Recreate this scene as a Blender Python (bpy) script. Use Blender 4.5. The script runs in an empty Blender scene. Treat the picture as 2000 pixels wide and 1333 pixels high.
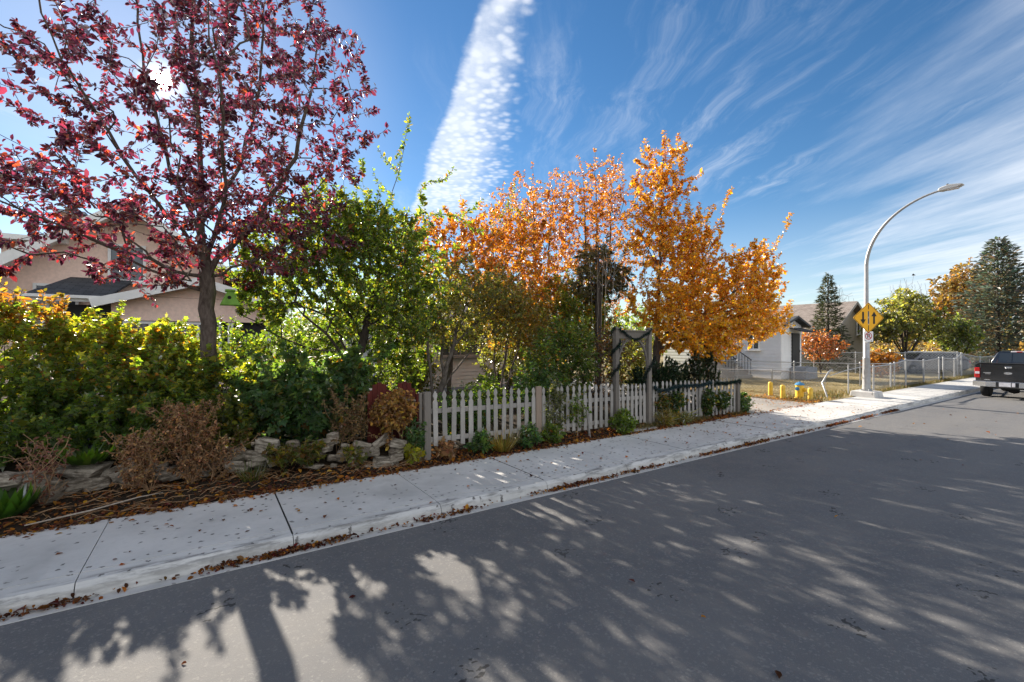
import bpy, bmesh, math, random
import numpy as np
from mathutils import Vector, Matrix, noise

R = math.radians
rng = np.random.default_rng(11)
random.seed(5)
scene = bpy.context.scene
COL = scene.collection

# ------------------------------------------------------------------ camera, sky, sun, exposure
YAW = R(56.3)                                   # heading of the camera, counted from the kerb line (+X)
cam_data = bpy.data.cameras.new('camera')
cam_data.lens = 16.0
cam_data.sensor_width = 36.0
cam_data.clip_start = 0.05
cam_data.clip_end = 3000
cam = bpy.data.objects.new('camera', cam_data)
COL.objects.link(cam)
cam.location = (0, 0, 2.3)
cam.rotation_euler = (R(90), 0, YAW - R(90))
scene.camera = cam

SUN_EL, SUN_AZ = R(24.4), R(-3.9)               # azimuth counted from +Y towards +X
sun_dir = Vector((math.sin(SUN_AZ) * math.cos(SUN_EL), math.cos(SUN_AZ) * math.cos(SUN_EL), math.sin(SUN_EL)))
sd = bpy.data.lights.new('sun', 'SUN')
sd.energy = 5.0
sd.angle = R(0.53)
sd.color = (1.0, 0.90, 0.76)
sun = bpy.data.objects.new('sun', sd)
sun.rotation_euler = sun_dir.to_track_quat('Z', 'Y').to_euler()
COL.objects.link(sun)

scene.view_settings.view_transform = 'Standard'
scene.view_settings.look = 'None'
scene.view_settings.exposure = 1.42
scene.view_settings.gamma = 1.0
scene.view_settings.use_curve_mapping = False
scene.render.engine = 'CYCLES'
scene.cycles.max_bounces = 8
scene.cycles.diffuse_bounces = 4
scene.cycles.transmission_bounces = 6
scene.cycles.sample_clamp_indirect = 6.0

world = bpy.data.worlds.new('World')
scene.world = world
world.use_nodes = True


class N:
    """small node-graph writer"""
    def __init__(self, tree):
        self.t = tree
        tree.nodes.clear()

    def n(self, typ, **kw):
        nd = self.t.nodes.new(typ)
        ins = kw.pop('ins', {})
        for k, v in kw.items():
            setattr(nd, k, v)
        for k, v in ins.items():
            self.set(nd.inputs[k], v)
        return nd

    def set(self, sock, v):
        if isinstance(v, bpy.types.NodeSocket):
            self.t.links.new(v, sock)
        elif isinstance(v, bpy.types.Node):
            self.t.links.new(v.outputs[0], sock)
        else:
            if sock.type == 'RGBA' and hasattr(v, '__len__') and len(v) == 3:
                v = (*v, 1)
            sock.default_value = v

    def math(self, op, a, b=0.0, c=None, clamp=False):
        nd = self.t.nodes.new('ShaderNodeMath')
        nd.operation = op
        nd.use_clamp = clamp
        self.set(nd.inputs[0], a)
        self.set(nd.inputs[1], b)
        if c is not None:
            self.set(nd.inputs[2], c)
        return nd.outputs[0]

    def smooth(self, x, a, b, lo=0.0, hi=1.0):
        nd = self.t.nodes.new('ShaderNodeMapRange')
        nd.interpolation_type = 'SMOOTHSTEP'
        for k, v in enumerate((x, a, b, lo, hi)):
            self.set(nd.inputs[k], v)
        return nd.outputs[0]

    def mix(self, f, a, b, mode='MIX'):
        nd = self.t.nodes.new('ShaderNodeMix')
        nd.data_type = 'RGBA'
        nd.blend_type = mode
        nd.clamp_factor = True
        self.set(nd.inputs[0], f)
        self.set(nd.inputs[6], a)
        self.set(nd.inputs[7], b)
        return nd.outputs[2]

    def noise(self, vec, scale, detail=4, rough=.55, dist=0.0, out=0):
        nd = self.n('ShaderNodeTexNoise')
        self.set(nd.inputs['Vector'], vec)
        nd.inputs['Scale'].default_value = scale
        nd.inputs['Detail'].default_value = detail
        nd.inputs['Roughness'].default_value = rough
        nd.inputs['Distortion'].default_value = dist
        return nd.outputs[out]

    def comb(self, x, y, z=0.0):
        nd = self.n('ShaderNodeCombineXYZ')
        self.set(nd.inputs[0], x)
        self.set(nd.inputs[1], y)
        self.set(nd.inputs[2], z)
        return nd.outputs[0]


def build_sky():
    g = N(world.node_tree)
    sky = g.n('ShaderNodeTexSky', sky_type='NISHITA')
    sky.sun_disc = False
    sky.sun_elevation = SUN_EL
    sky.sun_rotation = SUN_AZ
    sky.altitude = 600
    sky.air_density = 1.0
    sky.dust_density = 0.15
    sky.ozone_density = 2.0
    tc = g.n('ShaderNodeTexCoord')
    d = tc.outputs['Generated']
    # cloud layer: the view direction is projected on a high flat layer, its axes turned to the drift of the clouds
    rot = g.n('ShaderNodeVectorRotate', rotation_type='Z_AXIS', ins={'Vector': d, 'Angle': R(33.7)})
    sep = g.n('ShaderNodeSeparateXYZ', ins={0: rot.outputs[0]})
    z = g.math('MAXIMUM', sep.outputs[2], 0.0)
    zz = g.math('ADD', z, 0.015)
    u = g.math('DIVIDE', sep.outputs[0], zz)
    v = g.math('DIVIDE', sep.outputs[1], zz)
    p = g.comb(u, v)
    wob = g.noise(p, 1.7, 5, .6)
    fine = g.noise(p, 13.0, 3, .6)
    # the long mackerel band left by an aircraft: crisp western rim, ragged eastern rim
    wl = g.math('MULTIPLY', g.math('SUBTRACT', wob, .5), .10)
    fl = g.math('MULTIPLY', g.math('SUBTRACT', fine, .5), .05)
    uu = g.math('ADD', g.math('ADD', u, wl), fl)
    left = g.math('SUBTRACT', -.10 + .325 * 1.333, g.math('MULTIPLY', v, .325))
    left = g.math('SUBTRACT', left, g.math('MULTIPLY', g.math('POWER', g.math('MAXIMUM', g.math('SUBTRACT', 2.6, v), 0), 2), .0))
    right = g.math('SUBTRACT', .06 + .055 * 1.333, g.math('MULTIPLY', v, .055))
    a = g.smooth(g.math('SUBTRACT', uu, left), -.01, .035)
    span = g.math('SUBTRACT', right, left)
    rel = g.math('DIVIDE', g.math('SUBTRACT', uu, left), g.math('MAXIMUM', span, .05))
    b = g.smooth(rel, .35, 1.3, 1.0, 0.0)
    fade = g.smooth(v, 2.9, 4.0, 1.0, 0.0)
    cells = g.n('ShaderNodeTexVoronoi', feature='SMOOTH_F1', ins={'Vector': p, 'Scale': 26.0, 'Smoothness': .6})
    puff = g.smooth(cells.outputs['Distance'], .15, .62, 1.0, .0)
    body = g.math('ADD', g.math('MULTIPLY', b, 1.25), g.math('MULTIPLY', g.math('SUBTRACT', puff, .72), .48))
    body = g.math('ADD', body, g.math('MULTIPLY', g.math('SUBTRACT', g.noise(p, 6.0, 7, .66), .5), 1.5))
    band = g.math('MULTIPLY', g.math('MULTIPLY', g.math('MULTIPLY', g.smooth(body, -.1, 1.45), g.smooth(b, .02, .45)), a), fade)
    # thin cirrus combed by the wind
    st = g.n('ShaderNodeMapping', ins={'Vector': p, 'Rotation': (0, 0, R(18)), 'Scale': (2.6, .55, 1)})
    warp = g.noise(p, 1.2, 3, .5, out=1)
    stw = g.n('ShaderNodeVectorMath', operation='MULTIPLY_ADD', ins={0: warp, 1: (1.1, .8, 0), 2: st.outputs[0]})
    ci = g.noise(stw.outputs[0], 2.4, 9, .68)
    big = g.noise(p, .42, 3, .5)
    cir = g.math('MULTIPLY', g.smooth(ci, .44, .80), g.smooth(big, .38, .62))
    # veil of cirrostratus that thickens towards the east; its unseen spread opposite the sun is added for fill light
    vs = g.n('ShaderNodeMapping', ins={'Vector': p, 'Rotation': (0, 0, R(-24)), 'Scale': (1.2, .30, 1)})
    vn = g.noise(vs.outputs[0], 1.6, 8, .64)
    hl = g.math('SQRT', g.math('MAXIMUM', g.math('SUBTRACT', 1.0, g.math('MULTIPLY', sep.outputs[2], sep.outputs[2])), .01))
    dx, dy = g.math('DIVIDE', sep.outputs[0], hl), g.math('DIVIDE', sep.outputs[1], hl)
    side = g.math('SUBTRACT', g.math('MULTIPLY', dx, .5), g.math('MULTIPLY', dy, .866))
    side = g.math('SUBTRACT', side, g.math('MULTIPLY', z, 1.1))
    side = g.math('ADD', side, g.math('MULTIPLY', g.math('SUBTRACT', vn, .5), .75))
    veil = g.smooth(side, -.80, -.10, 0, VEIL)
    low = g.smooth(sep.outputs[2], .0, .30, .30, .0)
    sdn = g.n('ShaderNodeVectorMath', operation='DOT_PRODUCT', ins={0: d, 1: tuple(sun_dir)})
    cosang = sdn.outputs['Value']
    halo = g.smooth(cosang, .91, .998, 0, .16)
    halo = g.math('MULTIPLY', halo, g.smooth(vn, .25, .65, .55, 1.0))
    cov = g.math('MAXIMUM', g.math('MAXIMUM', g.math('MULTIPLY', cir, .38), veil), g.math('MAXIMUM', low, halo))
    cov = g.math('MAXIMUM', cov, g.math('MULTIPLY', band, .78), clamp=True)
    hs = g.n('ShaderNodeHueSaturation', ins={'Saturation': 1.26, 'Value': SKYV, 'Color': sky.outputs[0]})
    col = g.mix(cov, hs.outputs[0], CLOUD)
    # cloud close to the sun shines; the disc itself
    glow = g.math('ADD', g.smooth(cosang, .9993, .99995, 0, GLOW), g.smooth(cosang, .99990, .99996, 0, 400))
    col = g.mix(1.0, col, g.n('ShaderNodeCombineColor', ins={0: glow, 1: g.math('MULTIPLY', glow, .93), 2: g.math('MULTIPLY', glow, .80)}).outputs[0], 'ADD')
    bg = g.n('ShaderNodeBackground', ins={'Color': col, 'Strength': SKY_STRENGTH})
    out = g.n('ShaderNodeOutputWorld', ins={0: bg})


SKY_STRENGTH = 0.12
SKYV = 0.455
VEIL = 0.85
CLOUD = (3.6, 3.72, 3.9)
GLOW = 1.6
build_sky()

# ------------------------------------------------------------------ materials
MATS = {}


def material(name):
    m = bpy.data.materials.new(name)
    m.use_nodes = True
    MATS[name] = m
    return m, N(m.node_tree)


def finish(g, shader):
    g.n('ShaderNodeOutputMaterial', ins={0: shader})


def principled(g, color, rough=.7, bump=None, strength=.3, dist=.01, metallic=0.0, spec=.4, **kw):
    pr = g.n('ShaderNodeBsdfPrincipled', ins={'Base Color': color, 'Roughness': rough, 'Metallic': metallic, 'Specular IOR Level': spec})
    for k, v in kw.items():
        g.set(pr.inputs[k.replace('_', ' ')], v)
    if bump is not None:
        bn = g.n('ShaderNodeBump', ins={'Height': bump, 'Strength': strength, 'Distance': dist})
        g.set(pr.inputs['Normal'], bn.outputs[0])
    finish(g, pr)
    return pr


def simple(name, col, rough=.6, metallic=0.0, var=.15, scale=6.0, spec=.4, bump=.0, **kw):
    m, g = material(name)
    tc = g.n('ShaderNodeTexCoord').outputs['Object']
    n1 = g.noise(tc, scale, 5, .6)
    lo = tuple(max(0, c * (1 - var)) for c in col)
    hi = tuple(min(1, c * (1 + var)) for c in col)
    c = g.mix(g.smooth(n1, .3, .7), lo, hi)
    principled(g, c, rough, n1 if bump else None, bump, .01, metallic, spec, **kw)
    return m


def geo_pos(g):
    return g.n('ShaderNodeNewGeometry').outputs['Position']


def make_asphalt():
    m, g = material('asphalt')
    p = geo_pos(g)
    big = g.noise(p, .35, 5, .6)
    mid = g.noise(p, 3.0, 5, .6)
    grit = g.n('ShaderNodeTexVoronoi', ins={'Vector': p, 'Scale': 120.0})
    grit2 = g.n('ShaderNodeTexVoronoi', ins={'Vector': p, 'Scale': 55.0})
    stones = g.math('MULTIPLY', g.n('ShaderNodeSeparateColor', ins={0: grit.outputs['Color']}).outputs[0], g.smooth(grit.outputs['Distance'], .05, .5, 1, .25))
    st2 = g.smooth(g.n('ShaderNodeSeparateColor', ins={0: grit2.outputs['Color']}).outputs[1], .82, 1.0)
    c = g.mix(g.smooth(big, .3, .7), (.100, .101, .106), (.132, .132, .135))
    c = g.mix(g.smooth(mid, .35, .75, 0, .5), c, (.15, .143, .135))
    c = g.mix(g.smooth(stones, .30, .85, 0, .6), c, (.27, .255, .235))
    c = g.mix(g.math('MULTIPLY', st2, .22), c, (.36, .34, .31))
    # dark wet-looking drips and old oil marks
    sp = g.n('ShaderNodeTexVoronoi', voronoi_dimensions='2D', ins={'Vector': g.n('ShaderNodeVectorMath', operation='ADD', ins={0: p, 1: g.noise(p, 9, 2, .5, out=1)}).outputs[0], 'Scale': .75})
    c = g.mix(g.smooth(sp.outputs['Distance'], .035, .055, .8, 0), c, (.018, .018, .018))
    # faint wheel tracks and a long seam along the lane
    sx = g.n('ShaderNodeSeparateXYZ', ins={0: p})
    yy = g.math('ADD', sx.outputs[1], g.math('MULTIPLY', g.math('SUBTRACT', big, .5), .25))
    tr = g.math('ADD', g.smooth(g.math('ABSOLUTE', g.math('SUBTRACT', yy, 3.9)), .1, .55, 1, 0), g.smooth(g.math('ABSOLUTE', g.math('SUBTRACT', yy, 2.3)), .1, .55, 1, 0))
    c = g.mix(g.math('MULTIPLY', tr, .22), c, (.16, .153, .145))
    h = g.math('ADD', g.math('MULTIPLY', stones, .8), g.math('MULTIPLY', mid, .4))
    principled(g, c, .82, h, .55, .006, spec=.35)
    return m


def make_concrete(name, a, b, spec_dark=.5, scale=1.0):
    m, g = material(name)
    p = geo_pos(g)
    n1 = g.noise(p, 1.1 * scale, 6, .65)
    n2 = g.noise(p, 14 * scale, 5, .65)
    c = g.mix(g.smooth(n1, .32, .68), a, b)
    c = g.mix(g.smooth(n2, .5, .8, 0, .35), c, tuple(x * .7 for x in a))
    # broom marks across the walking direction
    br = g.n('ShaderNodeMapping', ins={'Vector': p, 'Scale': (4, 90, 4)})
    nb = g.noise(br.outputs[0], 1.6, 3, .6)
    c = g.mix(g.smooth(nb, .35, .75, 0, .18), c, tuple(x * .72 for x in b))
    # small dark flecks trodden in
    v = g.n('ShaderNodeTexVoronoi', voronoi_dimensions='2D', ins={'Vector': g.n('ShaderNodeVectorMath', operation='MULTIPLY_ADD', ins={0: g.noise(p, 30, 2, .5, out=1), 1: (.09, .05, 0), 2: p}).outputs[0], 'Scale': 9.0})
    pick = g.smooth(g.n('ShaderNodeSeparateColor', ins={0: v.outputs['Color']}).outputs[0], .70, .74)
    c = g.mix(g.math('MULTIPLY', g.smooth(v.outputs['Distance'], .09, .22, min(1.0, spec_dark * 1.6), 0), pick), c, (.05, .043, .04))
    st = g.noise(p, .5 * scale, 4, .7, .6)
    c = g.mix(g.smooth(st, .52, .74, 0, .5), c, tuple(x * .62 for x in a))
    # tyre scuffs and silt along the kerb
    sx = g.n('ShaderNodeSeparateXYZ', ins={0: p})
    kn = g.noise(g.n('ShaderNodeMapping', ins={'Vector': p, 'Scale': (.9, 5, 5)}).outputs[0], 2.2, 6, .7)
    rim = g.smooth(g.math('ABSOLUTE', g.math('SUBTRACT', sx.outputs[1], 5.56)), .03, .10, 1, 0)
    c = g.mix(g.math('MULTIPLY', rim, g.smooth(kn, .44, .60, 0, .7)), c, (.12, .115, .11))
    h = g.math('ADD', g.math('MULTIPLY', n2, .6), g.math('MULTIPLY', nb, .5))
    principled(g, c, .85, h, .25, .004, spec=.3)
    return m


def make_soil():
    m, g = material('soil')
    p = geo_pos(g)
    n1 = g.noise(p, 3, 6, .7)
    n2 = g.noise(p, 26, 5, .7)
    c = g.mix(g.smooth(n1, .3, .7), (.020, .015, .011), (.052, .038, .026))
    c = g.mix(g.smooth(n2, .5, .75, 0, .8), c, (.085, .058, .036))
    principled(g, c, .95, g.math('ADD', n1, n2), .9, .05, spec=.1)
    return m


def make_lawn():
    m, g = material('dry_lawn')
    p = geo_pos(g)
    n1 = g.noise(p, .45, 5, .6)
    n2 = g.noise(p, 18, 5, .7)
    c = g.mix(g.smooth(n1, .35, .65), (.22, .17, .085), (.33, .27, .15))
    c = g.mix(g.smooth(n2, .42, .75, 0, .6), c, (.13, .125, .05))
    principled(g, c, .95, n2, .7, .03, spec=.1)
    return m


def make_wood(name, paint, bare, wear=.5, grain_axis=2, scale=1.0):
    m, g = material(name)
    tc = g.n('ShaderNodeTexCoord').outputs['Object']
    oi = g.n('ShaderNodeObjectInfo')
    off = g.n('ShaderNodeVectorMath', operation='ADD', ins={0: tc, 1: g.comb(g.math('MULTIPLY', oi.outputs['Random'], 31.0), g.math('MULTIPLY', oi.outputs['Random'], 17.0), g.math('MULTIPLY', oi.outputs['Random'], 57.0))})
    sc = [60 * scale, 60 * scale, 60 * scale]
    sc[grain_axis] = 3.0 * scale
    mp = g.n('ShaderNodeMapping', ins={'Vector': off.outputs[0], 'Scale': tuple(sc)})
    gr = g.noise(mp.outputs[0], 1.0, 5, .65)
    n1 = g.noise(off.outputs[0], 7 * scale, 5, .65)
    c = g.mix(g.smooth(gr, .35, .7), tuple(x * .8 for x in paint), paint)
    w = g.math('ADD', g.math('MULTIPLY', gr, .55), g.math('MULTIPLY', n1, .6))
    c = g.mix(g.smooth(w, .72 - wear * .25, .86 - wear * .12, 0, .85), c, bare)
    hv = g.math('ADD', .78, g.math('MULTIPLY', oi.outputs['Random'], .36))
    c = g.n('ShaderNodeHueSaturation', ins={'Value': hv, 'Color': c}).outputs[0]
    principled(g, c, .8, gr, .4, .004, spec=.25)
    return m


def make_bark(name, a, b, scale=1.0):
    m, g = material(name)
    p = geo_pos(g)
    mp = g.n('ShaderNodeMapping', ins={'Vector': p, 'Scale': (26 * scale, 26 * scale, 6 * scale)})
    n1 = g.noise(mp.outputs[0], 1.0, 6, .7)
    n2 = g.noise(p, 5 * scale, 4, .6)
    c = g.mix(g.smooth(n1, .3, .7), a, b)
    c = g.mix(g.smooth(n2, .52, .72, 0, .5), c, tuple(x * .6 for x in a))
    principled(g, c, .9, n1, .8, .015, spec=.2)
    return m


def make_stone():
    m, g = material('field_stone')
    tc = g.n('ShaderNodeTexCoord').outputs['Object']
    oi = g.n('ShaderNodeObjectInfo').outputs['Random']
    off = g.n('ShaderNodeVectorMath', operation='ADD', ins={0: tc, 1: g.comb(g.math('MULTIPLY', oi, 40.), g.math('MULTIPLY', oi, 23.), g.math('MULTIPLY', oi, 11.))}).outputs[0]
    mp = g.n('ShaderNodeMapping', ins={'Vector': off, 'Rotation': (R(8), R(12), 0), 'Scale': (5, 5, 26)})
    lay = g.noise(mp.outputs[0], 1.0, 6, .7)
    n1 = g.noise(off, 9, 6, .7)
    c = g.mix(oi, (.27, .225, .175), (.42, .37, .30))
    c = g.mix(g.smooth(lay, .38, .62, 0, .9), c, (.085, .068, .05))
    c = g.mix(g.smooth(n1, .55, .75, 0, .6), c, (.50, .46, .39))
    c = g.mix(g.smooth(g.noise(off, 3, 4, .6), .58, .72, 0, .6), c, (.075, .08, .045))
    principled(g, c, .9, g.math('ADD', lay, n1), .9, .025, spec=.2)
    return m


def make_leaf(name, trans=(1.7, 1.6, .8), share=.5, gloss=.35, rough=.45):
    m, g = material(name)
    at = g.n('ShaderNodeAttribute', attribute_name='col')
    c = at.outputs['Color']
    tcol = g.mix(1.0, c, trans, 'MULTIPLY')
    df = g.n('ShaderNodeBsdfDiffuse', ins={'Color': c})
    tr = g.n('ShaderNodeBsdfTranslucent', ins={'Color': tcol})
    gl = g.n('ShaderNodeBsdfGlossy', ins={'Color': (1, 1, 1), 'Roughness': rough})
    m1 = g.n('ShaderNodeMixShader', ins={0: share, 1: df, 2: tr})
    fr = g.n('ShaderNodeFresnel', ins={'IOR': 1.4})
    m2 = g.n('ShaderNodeMixShader', ins={0: g.math('MULTIPLY', fr.outputs[0], gloss), 1: m1, 2: gl})
    finish(g, m2)
    return m


def make_siding(name, col, pitch=.115):
    return simple(name, col, .7, var=.08, scale=2.0)


def make_shingle(name, a, b, sx=.3, sy=.14):
    m, g = material(name)
    tc = g.n('ShaderNodeTexCoord').outputs['UV']
    br = g.n('ShaderNodeTexBrick', ins={'Vector': tc, 'Scale': 1.0, 'Mortar Size': .012, 'Brick Width': sx, 'Row Height': sy, 'Color1': a, 'Color2': b, 'Mortar': tuple(x * .45 for x in a), 'Bias': .0})
    n1 = g.noise(tc, 3, 5, .6)
    c = g.mix(g.smooth(n1, .35, .7, 0, .5), br.outputs['Color'], tuple(x * 1.25 for x in b))
    principled(g, c, .9, br.outputs['Fac'], -.5, .02, spec=.2)
    return m


def make_glass(name='window_glass', tint=(.05, .06, .07)):
    m, g = material(name)
    principled(g, tint, .05, spec=.9, metallic=.0)
    return m


A = MATS
make_asphalt()
make_concrete('sidewalk_concrete', (.47, .465, .45), (.58, .57, .55))
make_concrete('kerb_concrete', (.42, .415, .40), (.54, .53, .51), .3)
make_concrete('alley_concrete', (.24, .225, .205), (.33, .31, .285), .25, .6)
make_soil()
make_lawn()
make_wood('white_picket_wood', (.40, .375, .345), (.24, .20, .165), .55)
make_wood('grey_post_wood', (.215, .19, .165), (.19, .16, .13), .6)
make_wood('brown_board_wood', (.29, .22, .17), (.18, .13, .10), .4)
make_wood('red_board_wood', (.10, .018, .013), (.085, .03, .022), .35)
make_wood('white_rail_wood', (.36, .335, .305), (.24, .20, .165), .5, 0)
make_bark('grey_bark', (.075, .060, .050), (.165, .14, .12))
make_bark('dark_bark', (.035, .028, .024), (.085, .068, .055))
make_bark('cherry_bark', (.07, .052, .044), (.155, .125, .105))
make_bark('pale_twig', (.30, .25, .20), (.42, .36, .30))
make_bark('dry_stem', (.22, .13, .07), (.38, .24, .135), 2)
make_stone()
make_leaf('green_leaf', (2.9, 2.7, .75), .6)
make_leaf('red_leaf', (2.8, 1.5, 1.6), .48, .45)
make_leaf('yellow_leaf', (1.5, 1.35, .7), .55)
make_leaf('needle_leaf', (1.3, 1.3, .8), .25, .10, .6)
make_leaf('dry_leaf', (1.5, 1.25, .85), .45, .08, .7)
make_shingle('dark_shingle', (.045, .048, .055), (.075, .078, .085))
make_shingle('brown_shingle', (.20, .165, .145), (.27, .23, .205))
make_glass()
make_glass('vehicle_glass', (.02, .025, .03))
simple('pink_stucco', (.88, .66, .56), .9, var=.08, scale=12, bump=.3)
simple('white_paint', (.78, .78, .77), .55, var=.05)
simple('white_siding', (.74, .74, .745), .6, var=.05, scale=2)
simple('cottage_siding', (.60, .58, .54), .7, var=.08, scale=2)
simple('grey_stucco', (.27, .255, .235), .9, var=.10, scale=9, bump=.3)
simple('beige_siding', (.36, .32, .27), .8, var=.08, scale=2)
simple('grey_foundation', (.24, .26, .30), .9, var=.15, scale=4)
simple('chimney_brick', (.30, .17, .12), .9, var=.25, scale=9)
simple('galvanised_steel', (.36, .365, .37), .5, .5, .12, 9)
simple('galvanised_wire', (.42, .43, .44), .5, .6, .12, 9)
simple('lamp_grey', (.50, .50, .49), .5, .3, .06)
simple('black_metal', (.02, .02, .02), .5, .4)
simple('sign_yellow', (.88, .44, .008), .45, var=.03)
simple('sign_black', (.012, .012, .012), .5, var=.05)
simple('sign_white', (.78, .78, .78), .5, var=.04)
simple('sign_red', (.42, .02, .035), .5, var=.05)
simple('bollard_yellow', (.72, .47, .055), .5, var=.16, scale=7)
simple('hydrant_yellow', (.78, .50, .045), .45, var=.10, scale=8)
simple('hydrant_blue', (.06, .22, .42), .45, var=.1)
simple('black_car_paint', (.010, .011, .014), .22, 0.0, .1, spec=.6, Coat_Weight=.8, Coat_Roughness=.08)
simple('navy_car_paint', (.016, .018, .040), .25, 0.0, .1, spec=.6, Coat_Weight=.8, Coat_Roughness=.08)
simple('chrome', (.62, .63, .65), .22, .9, .05)
simple('rubber', (.018, .018, .018), .85, 0, .2, 20)
simple('black_plastic', (.02, .021, .023), .6)
simple('tail_red', (.55, .012, .012), .2, spec=.7)
simple('plate_white', (.72, .70, .72), .4)
simple('green_paint', (.16, .34, .045), .6, var=.2, scale=9)
simple('tar', (.012, .012, .012), .8, var=.3, scale=30)
simple('black_hole', (.01, .01, .01), .9)
simple('bird_dark', (.02, .02, .02), .8)


# ------------------------------------------------------------------ object helpers
def link(name, me, mat=None, parent=None, kind=None):
    o = bpy.data.objects.new(name, me)
    COL.objects.link(o)
    if mat is not None and me is not None and len(me.materials) == 0:
        me.materials.append(A[mat] if isinstance(mat, str) else mat)
    if parent is not None:
        o.parent = parent
    if kind:
        o['kind'] = kind
    return o


def tag(o, label=None, cat=None, group=None, kind=None):
    if label:
        o['label'] = label
    if cat:
        o['category'] = cat
    if group:
        o['group'] = group
    if kind:
        o['kind'] = kind
    return o


def thing(name, label, cat, loc=(0, 0, 0), rz=0.0, group=None):
    o = bpy.data.objects.new(name, None)
    COL.objects.link(o)
    o.empty_display_size = .1
    o.location = loc
    o.rotation_euler = (0, 0, rz)
    return tag(o, label, cat, group)


class MB:
    """collects simple solids; build() links them as one mesh object. Coordinates are local to the parent."""
    def __init__(self):
        self.v, self.f = [], []

    def add(self, vs, fs):
        k = len(self.v)
        self.v += [tuple(p) for p in vs]
        self.f += [tuple(i + k for i in f) for f in fs]
        return self

    def box(self, c, s, rot=None, taper=1.0):
        hx, hy, hz = s[0] / 2, s[1] / 2, s[2] / 2
        vs = [Vector((x * hx * (taper if z > 0 else 1), y * hy * (taper if z > 0 else 1), z * hz)) for z in (-1, 1) for y in (-1, 1) for x in (-1, 1)]
        if rot is not None:
            vs = [rot @ p for p in vs]
        vs = [p + Vector(c) for p in vs]
        return self.add(vs, [(0, 2, 3, 1), (4, 5, 7, 6), (0, 1, 5, 4), (2, 6, 7, 3), (0, 4, 6, 2), (1, 3, 7, 5)])

    def span(self, a, b, w, h):
        """a bar of w x h section from a to b, h upright"""
        a, b = Vector(a), Vector(b)
        d = (b - a)
        L = d.length
        d.normalize()
        up = Vector((0, 0, 1))
        if abs(d.z) > .95:
            up = Vector((1, 0, 0))
        s = d.cross(up).normalized()
        u = s.cross(d).normalized()
        vs = []
        for p in (a, b):
            for i, j in ((-1, -1), (1, -1), (1, 1), (-1, 1)):
                vs.append(p + s * (i * w / 2) + u * (j * h / 2))
        return self.add(vs, [(0, 1, 2, 3), (7, 6, 5, 4), (0, 4, 5, 1), (1, 5, 6, 2), (2, 6, 7, 3), (3, 7, 4, 0)])

    def tube(self, pts, rad, n=8, cap=True):
        pts = np.asarray([tuple(p) for p in pts], float)
        if np.isscalar(rad):
            rad = np.full(len(pts), rad)
        rad = np.asarray(rad, float)
        v, f = tube_arrays(pts, rad, n)
        k = len(self.v)
        self.v += [tuple(p) for p in v]
        self.f += [tuple(int(i) + k for i in q) for q in f]
        if cap:
            self.f.append(tuple(k + i for i in range(n))[::-1])
            self.f.append(tuple(k + (len(pts) - 1) * n + i for i in range(n)))
        return self

    def lathe(self, c, prof, n=20, axis='Z'):
        """prof: (radius, height) pairs turned round an axis through c"""
        vs = []
        for r, h in prof:
            for i in range(n):
                a = 2 * math.pi * i / n
                p = (r * math.cos(a), r * math.sin(a), h)
                if axis == 'X':
                    p = (p[2], p[0], p[1])
                elif axis == 'Y':
                    p = (p[1], p[2], p[0])
                vs.append((p[0] + c[0], p[1] + c[1], p[2] + c[2]))
        fs = []
        for j in range(len(prof) - 1):
            for i in range(n):
                fs.append((j * n + i, j * n + (i + 1) % n, (j + 1) * n + (i + 1) % n, (j + 1) * n + i))
        fs.append(tuple(range(n))[::-1])
        fs.append(tuple((len(prof) - 1) * n + i for i in range(n)))
        return self.add(vs, fs)

    def prism(self, poly, d0, d1, plane='XZ'):
        """polygon (a, b) extruded from d0 to d1 along the third axis"""
        n = len(poly)
        def P(a, b, d):
            return (a, d, b) if plane == 'XZ' else ((d, a, b) if plane == 'YZ' else (a, b, d))
        vs = [P(a, b, d0) for a, b in poly] + [P(a, b, d1) for a, b in poly]
        fs = [tuple(range(n)), tuple(range(2 * n - 1, n - 1, -1))]
        for i in range(n):
            fs.append((i, i + n, (i + 1) % n + n, (i + 1) % n))
        return self.add(vs, fs)

    def mesh(self, name, smooth=False, bevel=0.0, uv=None):
        me = bpy.data.meshes.new(name)
        me.from_pydata(self.v, [], self.f)
        bm = bmesh.new()
        bm.from_mesh(me)
        bmesh.ops.recalc_face_normals(bm, faces=bm.faces)
        if bevel:
            ed = [e for e in bm.edges if e.is_manifold and e.calc_face_angle(0) > .6]
            bmesh.ops.bevel(bm, geom=ed, offset=bevel, segments=1, affect='EDGES', clamp_overlap=True)
        bm.to_mesh(me)
        bm.free()
        if smooth:
            me.shade_smooth()
            try:
                me.set_sharp_from_angle(angle=R(40))
            except Exception:
                pass
        if uv:
            lay = me.uv_layers.new(name='UVMap')
            for lp in me.loops:
                co = me.vertices[lp.vertex_index].co
                lay.data[lp.index].uv = uv(co)
        return me

    def build(self, name, mat, parent=None, smooth=False, bevel=0.0, kind=None, uv=None):
        return link(name, self.mesh(name, smooth, bevel, uv), mat, parent, kind)


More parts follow.
